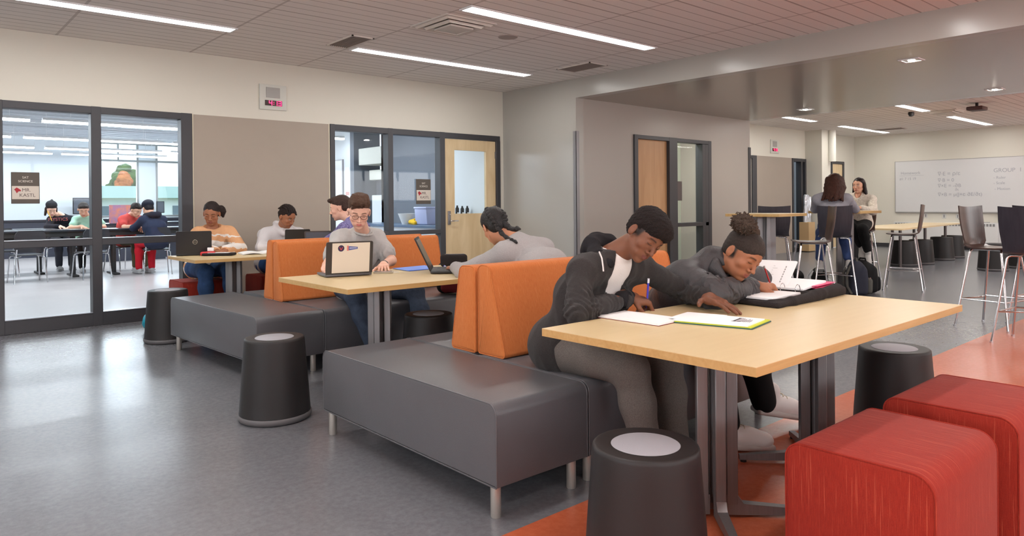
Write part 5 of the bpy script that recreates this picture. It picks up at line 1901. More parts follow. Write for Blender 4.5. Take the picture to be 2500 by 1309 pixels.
f.chain([nk + A(-.03, -.1, -.07), nk + A(-.085, -.02, -.01), nk + A(-.05, .06, .04), nk + A(.04, .06, .04), nk + A(.085, -.02, -.01), nk + A(.04, -.1, -.07)], .028, .02)
child(P, 'hoodie', [f.mesh(.008, folds(.009, 22, 91))], WH)
simple_legs(P, J, cloth('bright_jeans', (52, 90, 146), var=.2, vscale=12), 'jeans', shoes=M_BLACK)
L = lambda x, y, z: J['head'] + R @ A(x, y, z)
hr = SDF(.012)
hr.ell(L(0, -.018, .048), (.0785, .099, .084), R, .02)
hr.ell(L(0, -.05, .0), (.068, .055, .06), R, .02)
for i in range(-3, 4):
    pts = [L(i * .019, yy_, .050 + .086 * math.sqrt(max(.02, 1 - ((yy_ + .018) / .101) ** 2 - (i * .019 / .082) ** 2))) for yy_ in (.068, .045, .015, -.015, -.045, -.075, -.1)]
    hr.chain(pts, .0095, .005)
hr.ell(L(0, .124, .022), (.074, .064, .072), R, .01, neg=True)
hr.ell(L(0, .11, -.05), (.088, .07, .06), R, .01, neg=True)
for e in (-1, 1): hr.ell(L(e * .096, .03, -.05), (.034, .07, .08), R, .01, neg=True)
hr.ell(L(0, -.11, .0), (.03, .03, .035), R, .01)
child(P, 'hair', [hr.mesh(.0035, bumps(.0012, 200, 10))], cloth('braided_rows', (40, 30, 28), rough=.55, var=.4, vscale=90, bump=.7, bscale=160))

# --- girl in the grey hoodie on the bar chair, back turned
J = Jn(hip=(9.310, 4.190, .90), chest=(9.350, 4.220, 1.14), neck=(9.370, 4.250, 1.33), head=(9.415, 4.235, 1.455), face=(.85, .5, -.1), up=(.0, .0, 1),
       Rs=(9.430, 4.070, 1.25), Ls=(9.300, 4.410, 1.25), Re=(9.620, 4.050, 1.12), Rw=(9.780, 4.210, 1.12), Le=(9.480, 4.530, 1.12), Lw=(9.710, 4.460, 1.12),
       Rk=(9.680, 4.230, .80), Ra=(9.500, 4.090, .40), Lk=(9.600, 4.490, .80), La=(9.400, 4.430, .38))
P, R = person((9.31, 4.19, 0), 'person in a grey hoodie with long brown hair, back turned at the bar table', J, 'light', head=dict(),
              hands=[dict(S='R', d=(.5, .8, -.05), n=(0, 0, 1), side=(-1, .5, 0)), dict(S='L', d=(.8, -.3, -.05), n=(0, 0, 1), side=(0, -1, 0))], vox=.012, hv=.006)
GH = cloth('grey_marl_hoodie', (150, 148, 156), var=.15, vscale=12)
f = SDF(.05)
torso(f, J, .012, w=.92)
for S in 'RL': arm(f, J, S, .010, gw=.010, upto=.93)
f.chain([J['neck'] + A(-.02, -.1, -.04), J['neck'] + A(-.06, -.02, -.06), J['neck'] + A(-.04, .1, -.04)], .04, .04)
child(P, 'hoodie', [f.mesh(.01, folds(.009, 22, 101))], GH)
J2 = dict(J)
simple_legs(P, J, cloth('blue_denim', (58, 76, 120), var=.2, vscale=12), 'jeans', shoes=cloth('white_trainer', (196, 194, 192)), toe=(.8, .5, -.3), upto=.8)
L = lambda x, y, z: J['head'] + R @ A(x, y, z)
hr = SDF(.02)
hr.ell(L(0, -.02, .05), (.096, .112, .090), R, .02)
rng = np.random.RandomState(8)
for i in range(26):
    a = PI * (.08 + .84 * i / 25) + PI
    x0, y0 = .075 * math.cos(a), .085 * math.sin(a) * 1.0
    dx = .05 * rng.randn() * .4
    hr.cap(L(x0 * 1.15, y0 - .01, .06), L(x0 * 1.4, y0 * 1.3 - .03, -.06), .030, .032, .012)
    hr.cap(L(x0 * 1.4, y0 * 1.3 - .03, -.06), L(x0 * 1.5 - .03 + dx, y0 * 1.5 - .085, -.21 - .04 * rng.rand()), .032, .010, .012)
child(P, 'hair', [hr.mesh(.006, bumps(.002, 110, 11))], cloth('auburn_brown_hair', (70, 42, 34), rough=.5, var=.45, vscale=14, vstretch=(6, 6, 1), bump=.7, bscale=80))

# --- girl facing her
J = Jn(hip=(11.390, 4.750, .88), chest=(11.350, 4.730, 1.13), neck=(11.340, 4.730, 1.32), head=(11.290, 4.700, 1.455), face=(-.95, .06, -.04), up=(.02, .0, 1),
       Rs=(11.270, 4.890, 1.245), Ls=(11.350, 4.530, 1.245), Re=(11.090, 4.920, 1.08), Rw=(10.870, 4.770, 1.12), Le=(11.170, 4.440, 1.07), Lw=(10.910, 4.530, 1.12),
       Rk=(11.030, 4.720, .84), Ra=(11.120, 4.590, .52), Lk=(11.000, 4.530, .80), La=(11.050, 4.470, .44))
P, R = person((11.39, 4.75, 0), 'person with long dark hair in a pale patterned blouse, facing the girl in grey', J, 'light', head=dict(open_eyes=True, lips=1.1, brow=(50, 34, 30)),
              hands=[dict(S='R', d=(-.8, -.3, -.1), n=(0, 0, 1), side=(0, -1, 0)), dict(S='L', d=(-.8, .4, -.1), n=(0, 0, 1), side=(0, 1, 0))], vox=.012, hv=.0055)
BL = cloth('pale_patterned_blouse', (226, 218, 206), var=.3, vscale=45, col2=(186, 174, 160))
f = SDF(.05)
torso(f, J, .02)
for S in 'RL': arm(f, J, S, .018, gw=.016, upto=.85)
f.ell(J['neck'] + A(-.06, -.02, .0), (.06, .05, .09), k=.01, neg=True)
child(P, 'blouse', [f.mesh(.01, folds(.008, 22, 111))], BL)
simple_legs(P, J, cloth('black_trousers', (20, 20, 22)), shoes=cloth('white_trainer', (196, 194, 192)), toe=(-.5, -.2, -.8), upto=.85)
L = lambda x, y, z: J['head'] + R @ A(x, y, z)
hr = SDF(.02)
hr.ell(L(0, -.02, .05), (.082, .102, .085), R, .02)
hr.ell(L(0, .12, -.01), (.075, .062, .085), R, .01, neg=True)
for i in range(20):
    a = PI * (-.02 + 1.04 * i / 19) + PI
    x0, y0 = .078 * math.cos(a), .085 * math.sin(a)
    hr.cap(L(x0, y0 - .005, .04), L(x0 * 1.1, y0 * 1.1 - .02, -.09), .018, .02, .012)
    hr.cap(L(x0 * 1.1, y0 * 1.1 - .02, -.09), L(x0 * 1.3 - .02, y0 * 1.2 - .03, -.20 - .03 * (x0 < 0)), .02, .010, .012)
child(P, 'hair', [hr.mesh(.0055, bumps(.0015, 110, 12))], cloth('dark_long_hair', (36, 26, 26), rough=.45, var=.3, vscale=14, vstretch=(6, 6, 1)))

# --- classroom students
def far_student(loc, label, J, skin, top_m, hairm, sleeve_=.95, kind='short', trouser=None, hs=1.1, facek=None):
    P, R = person(loc, label, J, skin, head=dict(facek or {}), hands=[dict(S='R', d=J['Rw'] - J['Re'] + A(0, -.02, -.1), n=(0, 0, 1), side=J['lat'] * -1), dict(S='L', d=J['Lw'] - J['Le'] + A(0, 0, -.1), n=(0, 0, 1), side=-J['lat'])],
                  vox=.014, hv=.007, hs=hs, arms_fine=sleeve_ < .9)
    f = SDF(.05)
    torso(f, J, .022)
    for S in 'RL':
        if sleeve_ > .9: arm(f, J, S, .018, gw=.016, upto=.93)
        else: f.cap(J[S + 's'], J[S + 's'] * .4 + J[S + 'e'] * .6, .068, .07, .03)
    f.ell(J['neck'] + J['face'] * .03 + A(0, 0, .045), (.06, .06, .05), k=.01, neg=True)
    child(P, 'top', [f.mesh(.012, folds(.008, 20, 5))], top_m)
    simple_legs(P, J, trouser or cloth('dark_trousers', (48, 48, 56)), vox=.014, shoes=cloth('grey_trainer', (170, 168, 168)), toe=J['face'] * A(1, 1, 0) + A(.01, 0, 0))
    L = lambda x, y, z: J['head'] + R @ (A(x, y, z) * hs)
    h = SDF(.02)
    h.ell(L(0, -.018, .056), (.081 * hs, .1 * hs, .083 * hs), R, .02)
    h.ell(L(0, -.05, .0), (.07 * hs, .052 * hs, .055 * hs), R, .02)
    if kind == 'short': h.ell(L(0, .05, .095), (.06 * hs, .045 * hs, .025 * hs), R, .02)
    h.ell(L(0, .12, -.004), (.09 * hs, .055 * hs, .066 * hs), R, .01, neg=True)
    for e in (-1, 1): h.ell(L(e * .094, .015, -.045), (.03, .06, .065), R, .01, neg=True)
    if kind == 'long':
        for e in (-1, 1): h.cap(L(e * .07, -.02, .02), L(e * .085, -.0, -.10), .03, .02, .02)
    child(P, 'hair', [h.mesh(.006, bumps(.0015, 110, 12))], hairm)
    return P, R


HD = cloth('dark_short_hair', (46, 38, 36), rough=.6, var=.3, vscale=60)


def seatJ(hx, hy, fx, fy, head_dz=.0, lean=.16, z0=.60, arms='table', hd=None):
    """seated figure at (hx, hy) facing (fx, fy)"""
    F_ = nrm(A(fx, fy, 0))
    l = A(F_[1], -F_[0], 0) * -1        # to the person's left
    h = A(hx, hy, z0)
    ch = h + F_ * lean * .5 + A(0, 0, .26)
    nk = h + F_ * lean + A(0, 0, .47)
    head = nk + F_ * .09 + A(0, 0, .125 + head_dz)
    J = dict(hip=h, chest=ch, neck=nk, head=head, face=nrm(F_ + A(0, 0, -.5)), up=nrm(A(0, 0, 1) + F_ * .4), lat=l,
             Rs=nk - l * .18 + A(0, 0, -.08), Ls=nk + l * .18 + A(0, 0, -.08), Re=nk - l * .27 + F_ * .16 + A(0, 0, -.22), Le=nk + l * .27 + F_ * .16 + A(0, 0, -.22),
             Rw=nk - l * .1 + F_ * .32 + A(0, 0, -.20), Lw=nk + l * .1 + F_ * .34 + A(0, 0, -.20), Rk=h - l * .11 + F_ * .42 - A(0, 0, .03), Lk=h + l * .11 + F_ * .42 - A(0, 0, .03),
             Ra=h - l * .1 + F_ * .40 + A(0, 0, .1 - z0), La=h + l * .1 + F_ * .46 + A(0, 0, .1 - z0))
    return J


J = seatJ(2.55, 16.55, .05, -1)
J['head'] = A(2.37, 16.28, 1.19)
P, R = far_student((2.55, 16.55, 0), 'person in a black sweatshirt and beanie holding a yellow pencil in the classroom', J, 'pale', cloth('black_sweatshirt', (30, 30, 38)), HD, kind='long')
h = SDF(.02)
L = lambda x, y, z: J['head'] + R @ (A(x, y, z) * 1.1)
h.ell(L(0, -.02, .085), (.098, .115, .085), R, .02)
h.cap(L(0, -.02, .15), L(0, -.03, .175), .03, .02, .03)
child(P, 'beanie', [h.mesh(.007)], cloth('black_knit', (28, 28, 32), bump=.5, bscale=120))
t = text('lettering', 'MYSTICS', .085, (0, 0, 0), (1, 0, 0), (0, 0, 1), cloth('letter_red', (170, 90, 90)), depth=.004)
t.matrix_world = Matrix.Translation((2.47, 16.20, 1.0)) @ Matrix.Rotation(PI / 2, 4, 'X')
rootfix(P, t)
pn = MB().tube([(2.34, 16.02, .98), (2.28, 16.08, 1.17)], .006, 8).build('pencil', mat('pencil_yellow', (230, 170, 40), rough=.5))
tag(pn, 'yellow pencil held by the student in the beanie', 'pencil')
J = seatJ(2.86, 15.75, -.1, -1)
J['head'] = A(2.76, 15.42, 1.18)
P, R = far_student((2.86, 15.75, 0), 'person in a pale green tee writing behind the classroom table', J, 'light', cloth('mint_tee', (160, 200, 178)), HD, .5, trouser=cloth('black_trousers', (20, 20, 22)))
J = seatJ(3.42, 15.25, .45, -.9)
J['head'] = A(3.55, 14.95, 1.16)
P, R = far_student((3.42, 15.25, 0), 'person in a red tee bent over work beside the navy jacket', J, 'light', cloth('red_tee', (206, 78, 74)), HD, .5, trouser=cloth('olive_trousers', (80, 70, 50)))
J = seatJ(3.62, 13.85, -.2, 1, z0=.60, lean=.12)
J['head'] = A(3.53, 13.72 + .3, 1.19)
P, R = far_student((3.62, 13.85, 0), 'person in a navy jacket and red trousers seen from behind in the classroom', J, 'light', cloth('navy_jacket', (36, 42, 62)), cloth('black_cap_hair', (24, 24, 30)), trouser=cloth('red_trousers', (190, 30, 44)))
h = SDF(.02)
L = lambda x, y, z: J['head'] + R @ (A(x, y, z) * 1.15)
h.ell(L(0, -.02, .07), (.1, .12, .09), R, .02)
h.chain([J['neck'] + A(-.11, .04, .0), J['neck'] + A(-.04, -.1, .02), J['neck'] + A(.06, -.1, .02), J['neck'] + A(.11, .03, .0)], .05, .03)
child(P, 'hood_and_cap', [h.mesh(.009)], cloth('dark_navy_cap', (28, 30, 42)))
# ================================================================== THINGS ON THE TABLES
TT = .7385


def sheet(x0, x1, y0, y1, z, t=.0012, bend=0.0, n=8, M=None):
    m_ = MB()
    vs, fs = [], []
    for k in range(2):
        for i in range(n + 1):
            u = i / n
            for j in (0, 1): vs.append(Vector((x0 + (x1 - x0) * u, y0 + (y1 - y0) * j, z + k * t + bend * math.sin(u * PI))))
    q = lambda k, i, j: k * (n + 1) * 2 + i * 2 + j
    for i in range(n):
        fs += [(q(1, i, 0), q(1, i + 1, 0), q(1, i + 1, 1), q(1, i, 1)), (q(0, i, 0), q(0, i, 1), q(0, i + 1, 1), q(0, i + 1, 0))]
        for j in (0, 1): fs.append((q(0, i, j), q(0, i + 1, j), q(1, i + 1, j), q(1, i, j)))
    for i in (0, n): fs.append((q(0, i, 0), q(0, i, 1), q(1, i, 1), q(1, i, 0)))
    if M is not None: vs = [M @ v for v in vs]
    return m_.add(vs, fs)


# spiral notebook: corners taken on the table, long side towards the camera
def quad_M(a, b, d):
    """unit square -> parallelogram a, b (along local x), d (along local y) on the table"""
    a, b, d = Vector(a), Vector(b), Vector(d)
    ex, ey = b - a, d - a
    ez = Vector((0, 0, 1))
    return Matrix(((ex.x, ey.x, ez.x, a.x), (ex.y, ey.y, ez.y, a.y), (ex.z, ey.z, ez.z, a.z), (0, 0, 0, 1)))


M_ = quad_M((2.285, 1.725, TT), (2.275, 2.04, TT), (2.475, 1.735, TT))
r = empty('notebook', M_ @ Vector((.5, .5, 0)), 0, 'open spiral notebook under the right hand of the boy in the hoodie', 'notebook')
MI = Matrix.Translation(-r.location)
rr_ = lambda o: (setattr(o, 'parent', r), o)[1]
MB().box(0, 1, 0, 1, 0, .002, M=MI @ M_).build('back_cover', mat('red_brown_cover', (120, 50, 40), rough=.5), r)
MB().box(0.01, .99, 0.01, .99, .002, .010, M=MI @ M_).build('pages', M_PAPER, r)
c = MB()
for i in range(26):
    u = .22 + .76 * i / 25
    p0 = M_ @ Vector((u, .035, .006))
    # spiral on the far-left side
for i in range(24):
    v = .06 + .88 * i / 23
    p0 = MI @ M_ @ Vector((.985, v, .006))
    c.tube([p0 + Vector((.0, .007 * math.cos(a) + .006, .008 * math.sin(a))) for a in np.linspace(0, 2 * PI, 9)[:-1]], .0009, 5, closed=True)
c.build('spiral_wire', M_BLACK, r)
# loose printed sheets over a green folder with a yellow sheet
F_ = quad_M((2.478, 1.432, TT), (2.395, 1.735, TT), (2.70, 1.475, TT))
r = empty('folder', F_ @ Vector((.5, .5, 0)), 0, 'dark green folder with a yellow sheet and printed papers beside the notebook', 'folder')
MI = Matrix.Translation(-r.location)
MB().box(0, 1, 0, 1, 0, .004, M=MI @ F_).build('cover', mat('dark_green_cover', (34, 84, 80), rough=.5), r)
MB().box(0.015, .99, 0.015, .985, .004, .009, M=MI @ F_).build('yellow_sheet', mat('yellow_paper', (206, 214, 62), rough=.7), r)
MB().box(0.055, 1.0, -.0, .88, .0095, .0145, M=MI @ F_).build('printed_papers', M_PAPER, r)
MB().box(0.55, 1.10, .1, .93, .0146, .0156, M=MI @ F_).build('loose_sheet', M_PAPER, r)
k = MB()
rng = np.random.RandomState(2)
k.box(.3, .33, .34, .72, .015, .0153, M=MI @ F_).box(.22, .34, .32, .345, .015, .0153, M=MI @ F_)
for i in range(9): k.box(.12 + .02 * i, .127 + .02 * i, .3 + .1 * rng.rand(), .5 + .3 * rng.rand(), .015, .0152, M=MI @ F_)
k.box(.28, .34, .70, .73, .015, .0153, M=MI @ F_)
k.build('printed_lines', M_INK, r, 0)

# zip binder of the girl with the puff
r = empty('zip_binder', (3.42, 1.80, TT), 0, 'open black zip binder with pink papers and an upright white page', 'binder')
CAN = cloth('black_canvas', (44, 40, 40), bump=.5, bscale=200)
b = SDF(.02)
b.bx((3.27, 1.80, TT + .012), (.22, .17, .012), None, .02, rad=.01)
b.bx((3.60, 1.80, TT + .020), (.17, .165, .020), None, .03, rad=.012)
b.cap((3.08, 1.69, TT + .016), (3.20, 1.645, TT + .016), .013, .016, .02)
b.cap((3.20, 1.645, TT + .018), (3.50, 1.645, TT + .024), .016, .022, .03)
b.cap((3.50, 1.645, TT + .026), (3.72, 1.665, TT + .032), .022, .024, .03)
o = np_mesh('canvas_cover', [b.mesh(.005, folds(.004, 30, 4))], CAN, None)
rootfix(r, o)
pk = mat('pink_paper', (222, 66, 120), rough=.6)
for i, (a, z) in enumerate(((.03, .047), (.09, .056))):
    o = MB().box(-.13, .13, -.06, .06, 0, .002, M=Matrix.Translation((3.66, 1.74 + .012 * i, TT + z)) @ Matrix.Rotation(a, 4, 'Z')).build('pink_paper', pk, None)
    rootfix(r, o)
o = MB().box(-.15, .15, -.125, .125, 0, .012, .002, 1, M=Matrix.Translation((3.25, 1.82, TT + .025)) @ Matrix.Rotation(.04, 4, 'Z')).build('pages', M_PAPER, None)
rootfix(r, o)
o = MB().box(-.14, .14, -.12, .12, 0, .012, .002, 1, M=Matrix.Translation((3.57, 1.83, TT + .050)) @ Matrix.Rotation(.05, 4, 'Z') @ Matrix.Rotation(-.07, 4, 'Y')).build('pages', M_PAPER, None)
rootfix(r, o)
# upright page leaning back
a_, b_2 = Vector((3.445, 2.02, TT + .04)), Vector((3.49, 1.82, TT + .04))
ex = (b_2 - a_)
upv = Vector((.105, -.01, .135))
PM = Matrix(((ex.x, upv.x, 1, a_.x), (ex.y, upv.y, 0, a_.y), (ex.z, upv.z, 0, a_.z), (0, 0, 0, 1)))
pg = MB().prism(rpoly([(-.1, 0, .0), (1, 0, .0), (1, 1, .06), (-.1, 1, .06)], 4), 0, .0015, 'z', M=PM)
o = pg.build('upright_page', M_PAPER, None)
rootfix(r, o)
k = MB()
for i in range(7): k.box(.76, .765 + .02, .2 + .09 * i, .26 + .09 * i, -.0015, -.0003, M=PM)
for i in range(9): k.box(.45, .45 + .2 * rng.rand(), .15 + .08 * i, .158 + .08 * i, -.0015, -.0003, M=PM)
rootfix(r, k.build('printed_lines', mat('pale_ink', (150, 150, 150)), None, 0))
for i, (x, y) in enumerate(((3.41, 1.72), (3.41, 1.80), (3.41, 1.88))):
    c = MB()
    c.tube([Vector((x + .024 * math.cos(t), y, TT + .048 + .026 * math.sin(t))) for t in np.linspace(0, 2 * PI, 22)[:-1]], .0018, 6, closed=True)
    rootfix(r, c.build('ring', M_CHROME, None))


# --- laptops
def laptop(name, lab, hinge_l, hinge_r, front, lid_vec, lidm, scr, base_m, t=.008, cat='laptop'):
    """hinge_l/r: hinge ends on the table; front: vector from hinge to front edge; lid_vec: vector up the lid"""
    hl, hr_ = Vector(hinge_l), Vector(hinge_r)
    r = empty(name, hl.lerp(hr_, .5), 0, lab, cat)
    MI = Matrix.Translation(-r.location)
    ex, fv, lv = hr_ - hl, Vector(front), Vector(lid_vec)
    w_, d_, h_ = ex.length, fv.length, lv.length
    exn = ex.normalized()

    def basis(o, x, y):
        z = x.cross(y).normalized()
        return Matrix(((x.x, y.x, z.x, o.x), (x.y, y.y, z.y, o.y), (x.z, y.z, z.z, o.z), (0, 0, 0, 1)))
    B = MI @ basis(hl + Vector((0, 0, .004)), exn, fv.normalized())
    s_ = 1 if (exn.cross(fv.normalized())).z > 0 else -1
    MB().box(0, w_, 0, d_, min(0, s_ * .017), max(0, s_ * .017), .004, 2, M=B).build('base', base_m, r)
    k = MB()
    for i in range(12):
        for j in range(4): k.box(w_ * .07 + i * w_ * .072, w_ * .07 + i * w_ * .072 + w_ * .06, d_ * .12 + j * d_ * .105, d_ * .12 + j * d_ * .105 + d_ * .085, min(s_ * .0172, s_ * .0186), max(s_ * .0172, s_ * .0186), M=B)
    k.build('keyboard', M_BLACK, r, 0)
    Lm = MI @ basis(hl + Vector((0, 0, .02)), exn, lv.normalized())
    # inner side of the lid faces the front edge
    zdir = exn.cross(lv.normalized())
    s2 = 1 if zdir.dot(fv) > 0 else -1
    lid = MB().prism(rpoly([(0, 0, .004), (w_, 0, .004), (w_, h_, .014), (0, h_, .014)], 4), -t / 2, t / 2, 'z', M=Lm).build('lid', lidm[0], r)
    if lidm[1]: MB().box(w_ * .125, w_ * .93, h_ * .04, h_ * .96, min(-s2 * t / 2, -s2 * (t / 2 + .001)), max(-s2 * t / 2, -s2 * (t / 2 + .001)), M=Lm).build('lid_panel', lidm[1], lid)
    MB().box(w_ * .05, w_ * .95, h_ * .09, h_ * .93, min(s2 * t / 2, s2 * (t / 2 + .0008)), max(s2 * t / 2, s2 * (t / 2 + .0008)), M=Lm).build('screen', scr, lid)
    return r, lid, Lm, w_, h_, s2, t


GREYL = mat('grey_laptop_base', (92, 92, 96), rough=.35, metal=.3)
r, lid, Lm, w_, h_, s2, t_ = laptop('laptop', 'beige backed laptop with two stickers, its lid turned to the camera', (2.215, 4.44, TT), (2.535, 4.375, TT), (.045, .22, 0), (-.006, -.03, .222),
                                   (mat('dark_bezel', (52, 48, 46), rough=.45), mat('beige_lid', (216, 206, 190), rough=.45)), M_SCREEN, GREYL)
so = -s2 * (t_ / 2 + .0012)
# round sticker and pennant sticker
a = MB()
a.lathe([(0, 0), (.022, 0), (.022, .0006), (0, .0006)], 28, M=Lm @ Matrix.Translation((w_ * .31, h_ * .80, so - .0003)))
a.build('round_sticker', mat('sticker_navy', (44, 34, 72), rough=.5), lid)
v = MB()
for x, c_ in ((-.011, 0), (-.004, 0)):
    pass
v.prism([(-.013, .009), (-.009, .009), (0, -.006), (.009, .009), (.013, .009), (.0015, -.013), (-.0015, -.013)], 0, .0012, 'z', M=Lm @ Matrix.Translation((w_ * .31, h_ * .80, so - .0008)))
v.build('sticker_mark', mat('sticker_red', (200, 60, 60), rough=.5), lid, 0)
v = MB().prism([(-.03, -.016), (.034, -.007), (.034, .007), (-.03, .014)], 0, .0012, 'z', M=Lm @ Matrix.Translation((w_ * .56, h_ * .80, so - .0008)))
v.build('pennant_sticker', mat('sticker_blue', (86, 96, 150), rough=.5), lid, 0)
v = MB().box(-.041, -.03, -.018, .018, 0, .0014, M=Lm @ Matrix.Translation((w_ * .56, h_ * .80, so - .0008))).build('sticker_band', mat('sticker_salmon', (210, 120, 110), rough=.5), lid, 0)
v = MB().prism([(-.024, -.003), (.026, -.002), (.026, .002), (-.024, .003)], 0, .0017, 'z', M=Lm @ Matrix.Translation((w_ * .56, h_ * .80, so - .0009))).build('sticker_lettering', mat('sticker_pale', (190, 196, 220)), lid, 0)

laptop('laptop', 'open black laptop seen from the side, facing the girl with braids', (2.853, 4.12, TT), (3.07, 4.40, TT), (.26, -.185, .0), (-.115, .025, .235),
       (mat('black_laptop', (34, 33, 36), rough=.4), None), M_SCREEN, M_BLACK)
r, lid, Lm, w_, h_, s2, t_ = laptop('laptop', 'black laptop with a ring logo in front of the girl in the striped sweater', (2.13, 7.47, TT), (2.44, 7.37, TT), (.07, .22, 0), (-.01, -.035, .225),
                                   (mat('black_laptop', (34, 33, 36)), None), M_SCREEN, M_BLACK)
so = -s2 * (t_ / 2 + .0008)
MB().tube([Lm @ Vector((w_ * .53 + .021 * math.cos(q), h_ * .52 + .021 * math.sin(q), so)) for q in np.linspace(0, 2 * PI, 28)[:-1]], .0019, 6, closed=True).build('ring_logo', mat('logo_silver', (190, 184, 170), rough=.3, metal=.5), lid)
tt = text('logo_lettering', 'DELL', .015, (0, 0, 0), (1, 0, 0), (0, 0, 1), mat('logo_silver', (190, 184, 170)))
tt.parent = lid
tt.matrix_world = Matrix()
tt.matrix_parent_inverse = Matrix()
tt.matrix_local = Lm @ Matrix.Translation((w_ * .53, h_ * .52, so)) @ (Matrix() if s2 < 0 else Matrix.Rotation(PI, 4, 'Y'))
laptop('laptop', 'small dark laptop with a blue screen before the girl in the white hoodie', (3.20, 7.36, TT), (3.43, 7.24, TT), (.08, .16, 0), (-.02, -.06, .215),
       (mat('black_laptop', (34, 33, 36)), None), mat('blue_screen', (60, 84, 140), rough=.3), M_BLACK)
laptop('laptop', 'dark brown backed laptop standing left of the boy in the patterned shirt', (3.28, 7.02, TT), (3.56, 6.90, TT), (-.05, -.12, 0), (.0, .03, .20),
       (mat('dark_brown_lid', (58, 50, 46), rough=.5), None), M_SCREEN, M_BLACK)

# --- middle table small things
r = empty('blue_folder', (2.99, 4.56, TT), 0, 'blue paper folder lying behind the laptops on the middle table', 'folder')
P = [(2.90, 4.68), (2.87, 4.42), (3.09, 4.44), (3.24, 4.72)]
P = [(x - 2.99, y - 4.56) for x, y in P]
MB().prism(P, 0, .0018, 'z').build('cover', mat('pale_blue_card', (112, 150, 232), rough=.5), r, 0)
MB().prism([(x * 1.03 + .012, y * 1.0 - .012) for x, y in P], .0018, .003, 'z').build('flap', M_BLUE, r, 0)
MB().prism([(x * .97 - .01, y * .97 + .01) for x, y in P], .0031, .0045, 'z').build('top_flap', mat('pale_blue_card', (112, 150, 232)), r, 0)
r = empty('phone', (2.66, 4.43, TT), 0, 'phone in a pale case lying on papers right of the beige laptop', 'phone')
MB().box(-.07, .07, -.035, .035, .006, .014, .003, 2, M=Matrix.Rotation(-.6, 4, 'Z')).build('body', mat('pale_case', (176, 166, 150), rough=.4), r)
MB().box(-.062, .062, -.03, .03, .014, .0148, M=Matrix.Rotation(-.6, 4, 'Z')).build('screen', M_SCREEN, r)
r = empty('index_card', (2.69, 4.44, TT), 0, 'stack of small cards under the phone', 'cards')
MB().box(-.09, .09, -.05, .05, 0, .005, M=Matrix.Rotation(-.5, 4, 'Z')).build('cards', mat('card_beige', (206, 196, 176), rough=.7), r)
r = empty('pencil_case', (3.34, 4.50, TT), math.radians(-38), 'black zipped pencil case on the middle table', 'pencil case')
b = SDF(.02)
b.bx((0, 0, .048), (.105, .035, .048), None, .02, rad=.025)
np_mesh('pouch', [b.mesh(.005, folds(.004, 26, 6))], CAN, r)
MB().tube([(-.1, -.0, .07), (-.07, 0, .097), (.08, 0, .098), (.1, 0, .07)], .003, 6).build('zip', M_DUSTY, r)
r = empty('marker', (3.22, 4.45, TT), math.radians(60), 'small blue and white marker beside the pencil case', 'marker')
MB().tube([(-.05, 0, .009), (.02, 0, .009)], .008, 10).build('barrel', mat('marker_white', (228, 228, 232), rough=.3), r)
MB().tube([(.02, 0, .009), (.05, 0, .009)], .0085, 10).build('cap', mat('marker_blue', (50, 80, 200), rough=.3), r)

# --- left table small things
r = empty('open_case', (2.47, 7.24, TT), math.radians(-38), 'flat black zip case lying open in front of the striped sweater', 'case')
b = SDF(.01)
b.bx((0, 0, .014), (.15, .07, .012), None, .01, rad=.01)
np_mesh('tray', [b.mesh(.006)], CAN, r)
MB().box(-.1, .1, -.04, .04, .027, .03).build('white_insert', M_PAPER, r)
r = empty('red_pencil_case', (2.38, 7.30, TT), math.radians(-30), 'small red pencil case beside the black laptop', 'pencil case')
b = SDF(.01)
b.bx((0, 0, .022), (.07, .03, .02), None, .01, rad=.015)
np_mesh('pouch', [b.mesh(.005, folds(.003, 30, 2))], mat('red_pouch', (196, 40, 44), rough=.5), r)
r = empty('eraser', (2.41, 7.31, TT + .044), 0, 'white sticker pad standing on the red pencil case', 'box')
MB().box(-.03, .03, -.01, .01, 0, .035, .003, 1, M=Matrix.Rotation(-.6, 4, 'Z')).build('block', M_PAPER, r)
r = empty('open_book', (2.88, 7.22, TT), math.radians(-10), 'open white workbook on the left table between the two girls', 'book')
sheet(-.2, 0, -.13, .13, 0, .012, .012).build('left_pages', M_PAPER, r)
sheet(0, .2, -.13, .13, 0, .012, .012).build('right_pages', M_PAPER, r)


# --- bags
def bag(name, lab, loc, rz, size, m, m2, lean=.12, cat='backpack', patch=None):
    r = empty(name, loc, rz, lab, cat)
    sx, sy, sz = size
    b = SDF(.05)
    b.bx((0, 0, sz * .42), (sx * .5, sy * .42, sz * .40), None, .05, rad=.06)
    b.ell((0, .02, sz * .68), (sx * .46, sy * .40, sz * .32), None, .05)
    body = np_mesh('bag_body', [b.mesh(.011, folds(.012, 18, 9))], m, r)
    p = SDF(.03)
    p.bx((0, -sy * .5, sz * .28), (sx * .38, sy * .16, sz * .22), None, .03, rad=.04)
    pk_ = np_mesh('front_pocket', [p.mesh(.011, folds(.008, 20, 3))], m2, r)
    MB().tube([(-sx * .2, .02, sz * .93), (-sx * .15, .02, sz * 1.04), (sx * .15, .02, sz * 1.04), (sx * .2, .02, sz * .93)], .011, 8).build('carry_handle', m2, r)
    for q in (-1, 1):
        MB().tube([(q * sx * .25, sy * .4, sz * .85), (q * sx * .3, sy * .62, sz * .6), (q * sx * .36, sy * .6, sz * .25), (q * sx * .4, sy * .4, sz * .06)], .016, 8).build('shoulder_strap', m2, r)
    if patch:
        MB().lathe([(0, 0), (.035, 0), (.035, .004), (0, .004)], 18, M=Matrix.Translation((0, -sy * .64, sz * .42)) @ Matrix.Rotation(PI / 2, 4, 'X')).build('round_patch', mat('pink_patch', (206, 150, 150), rough=.6), r)
    return r


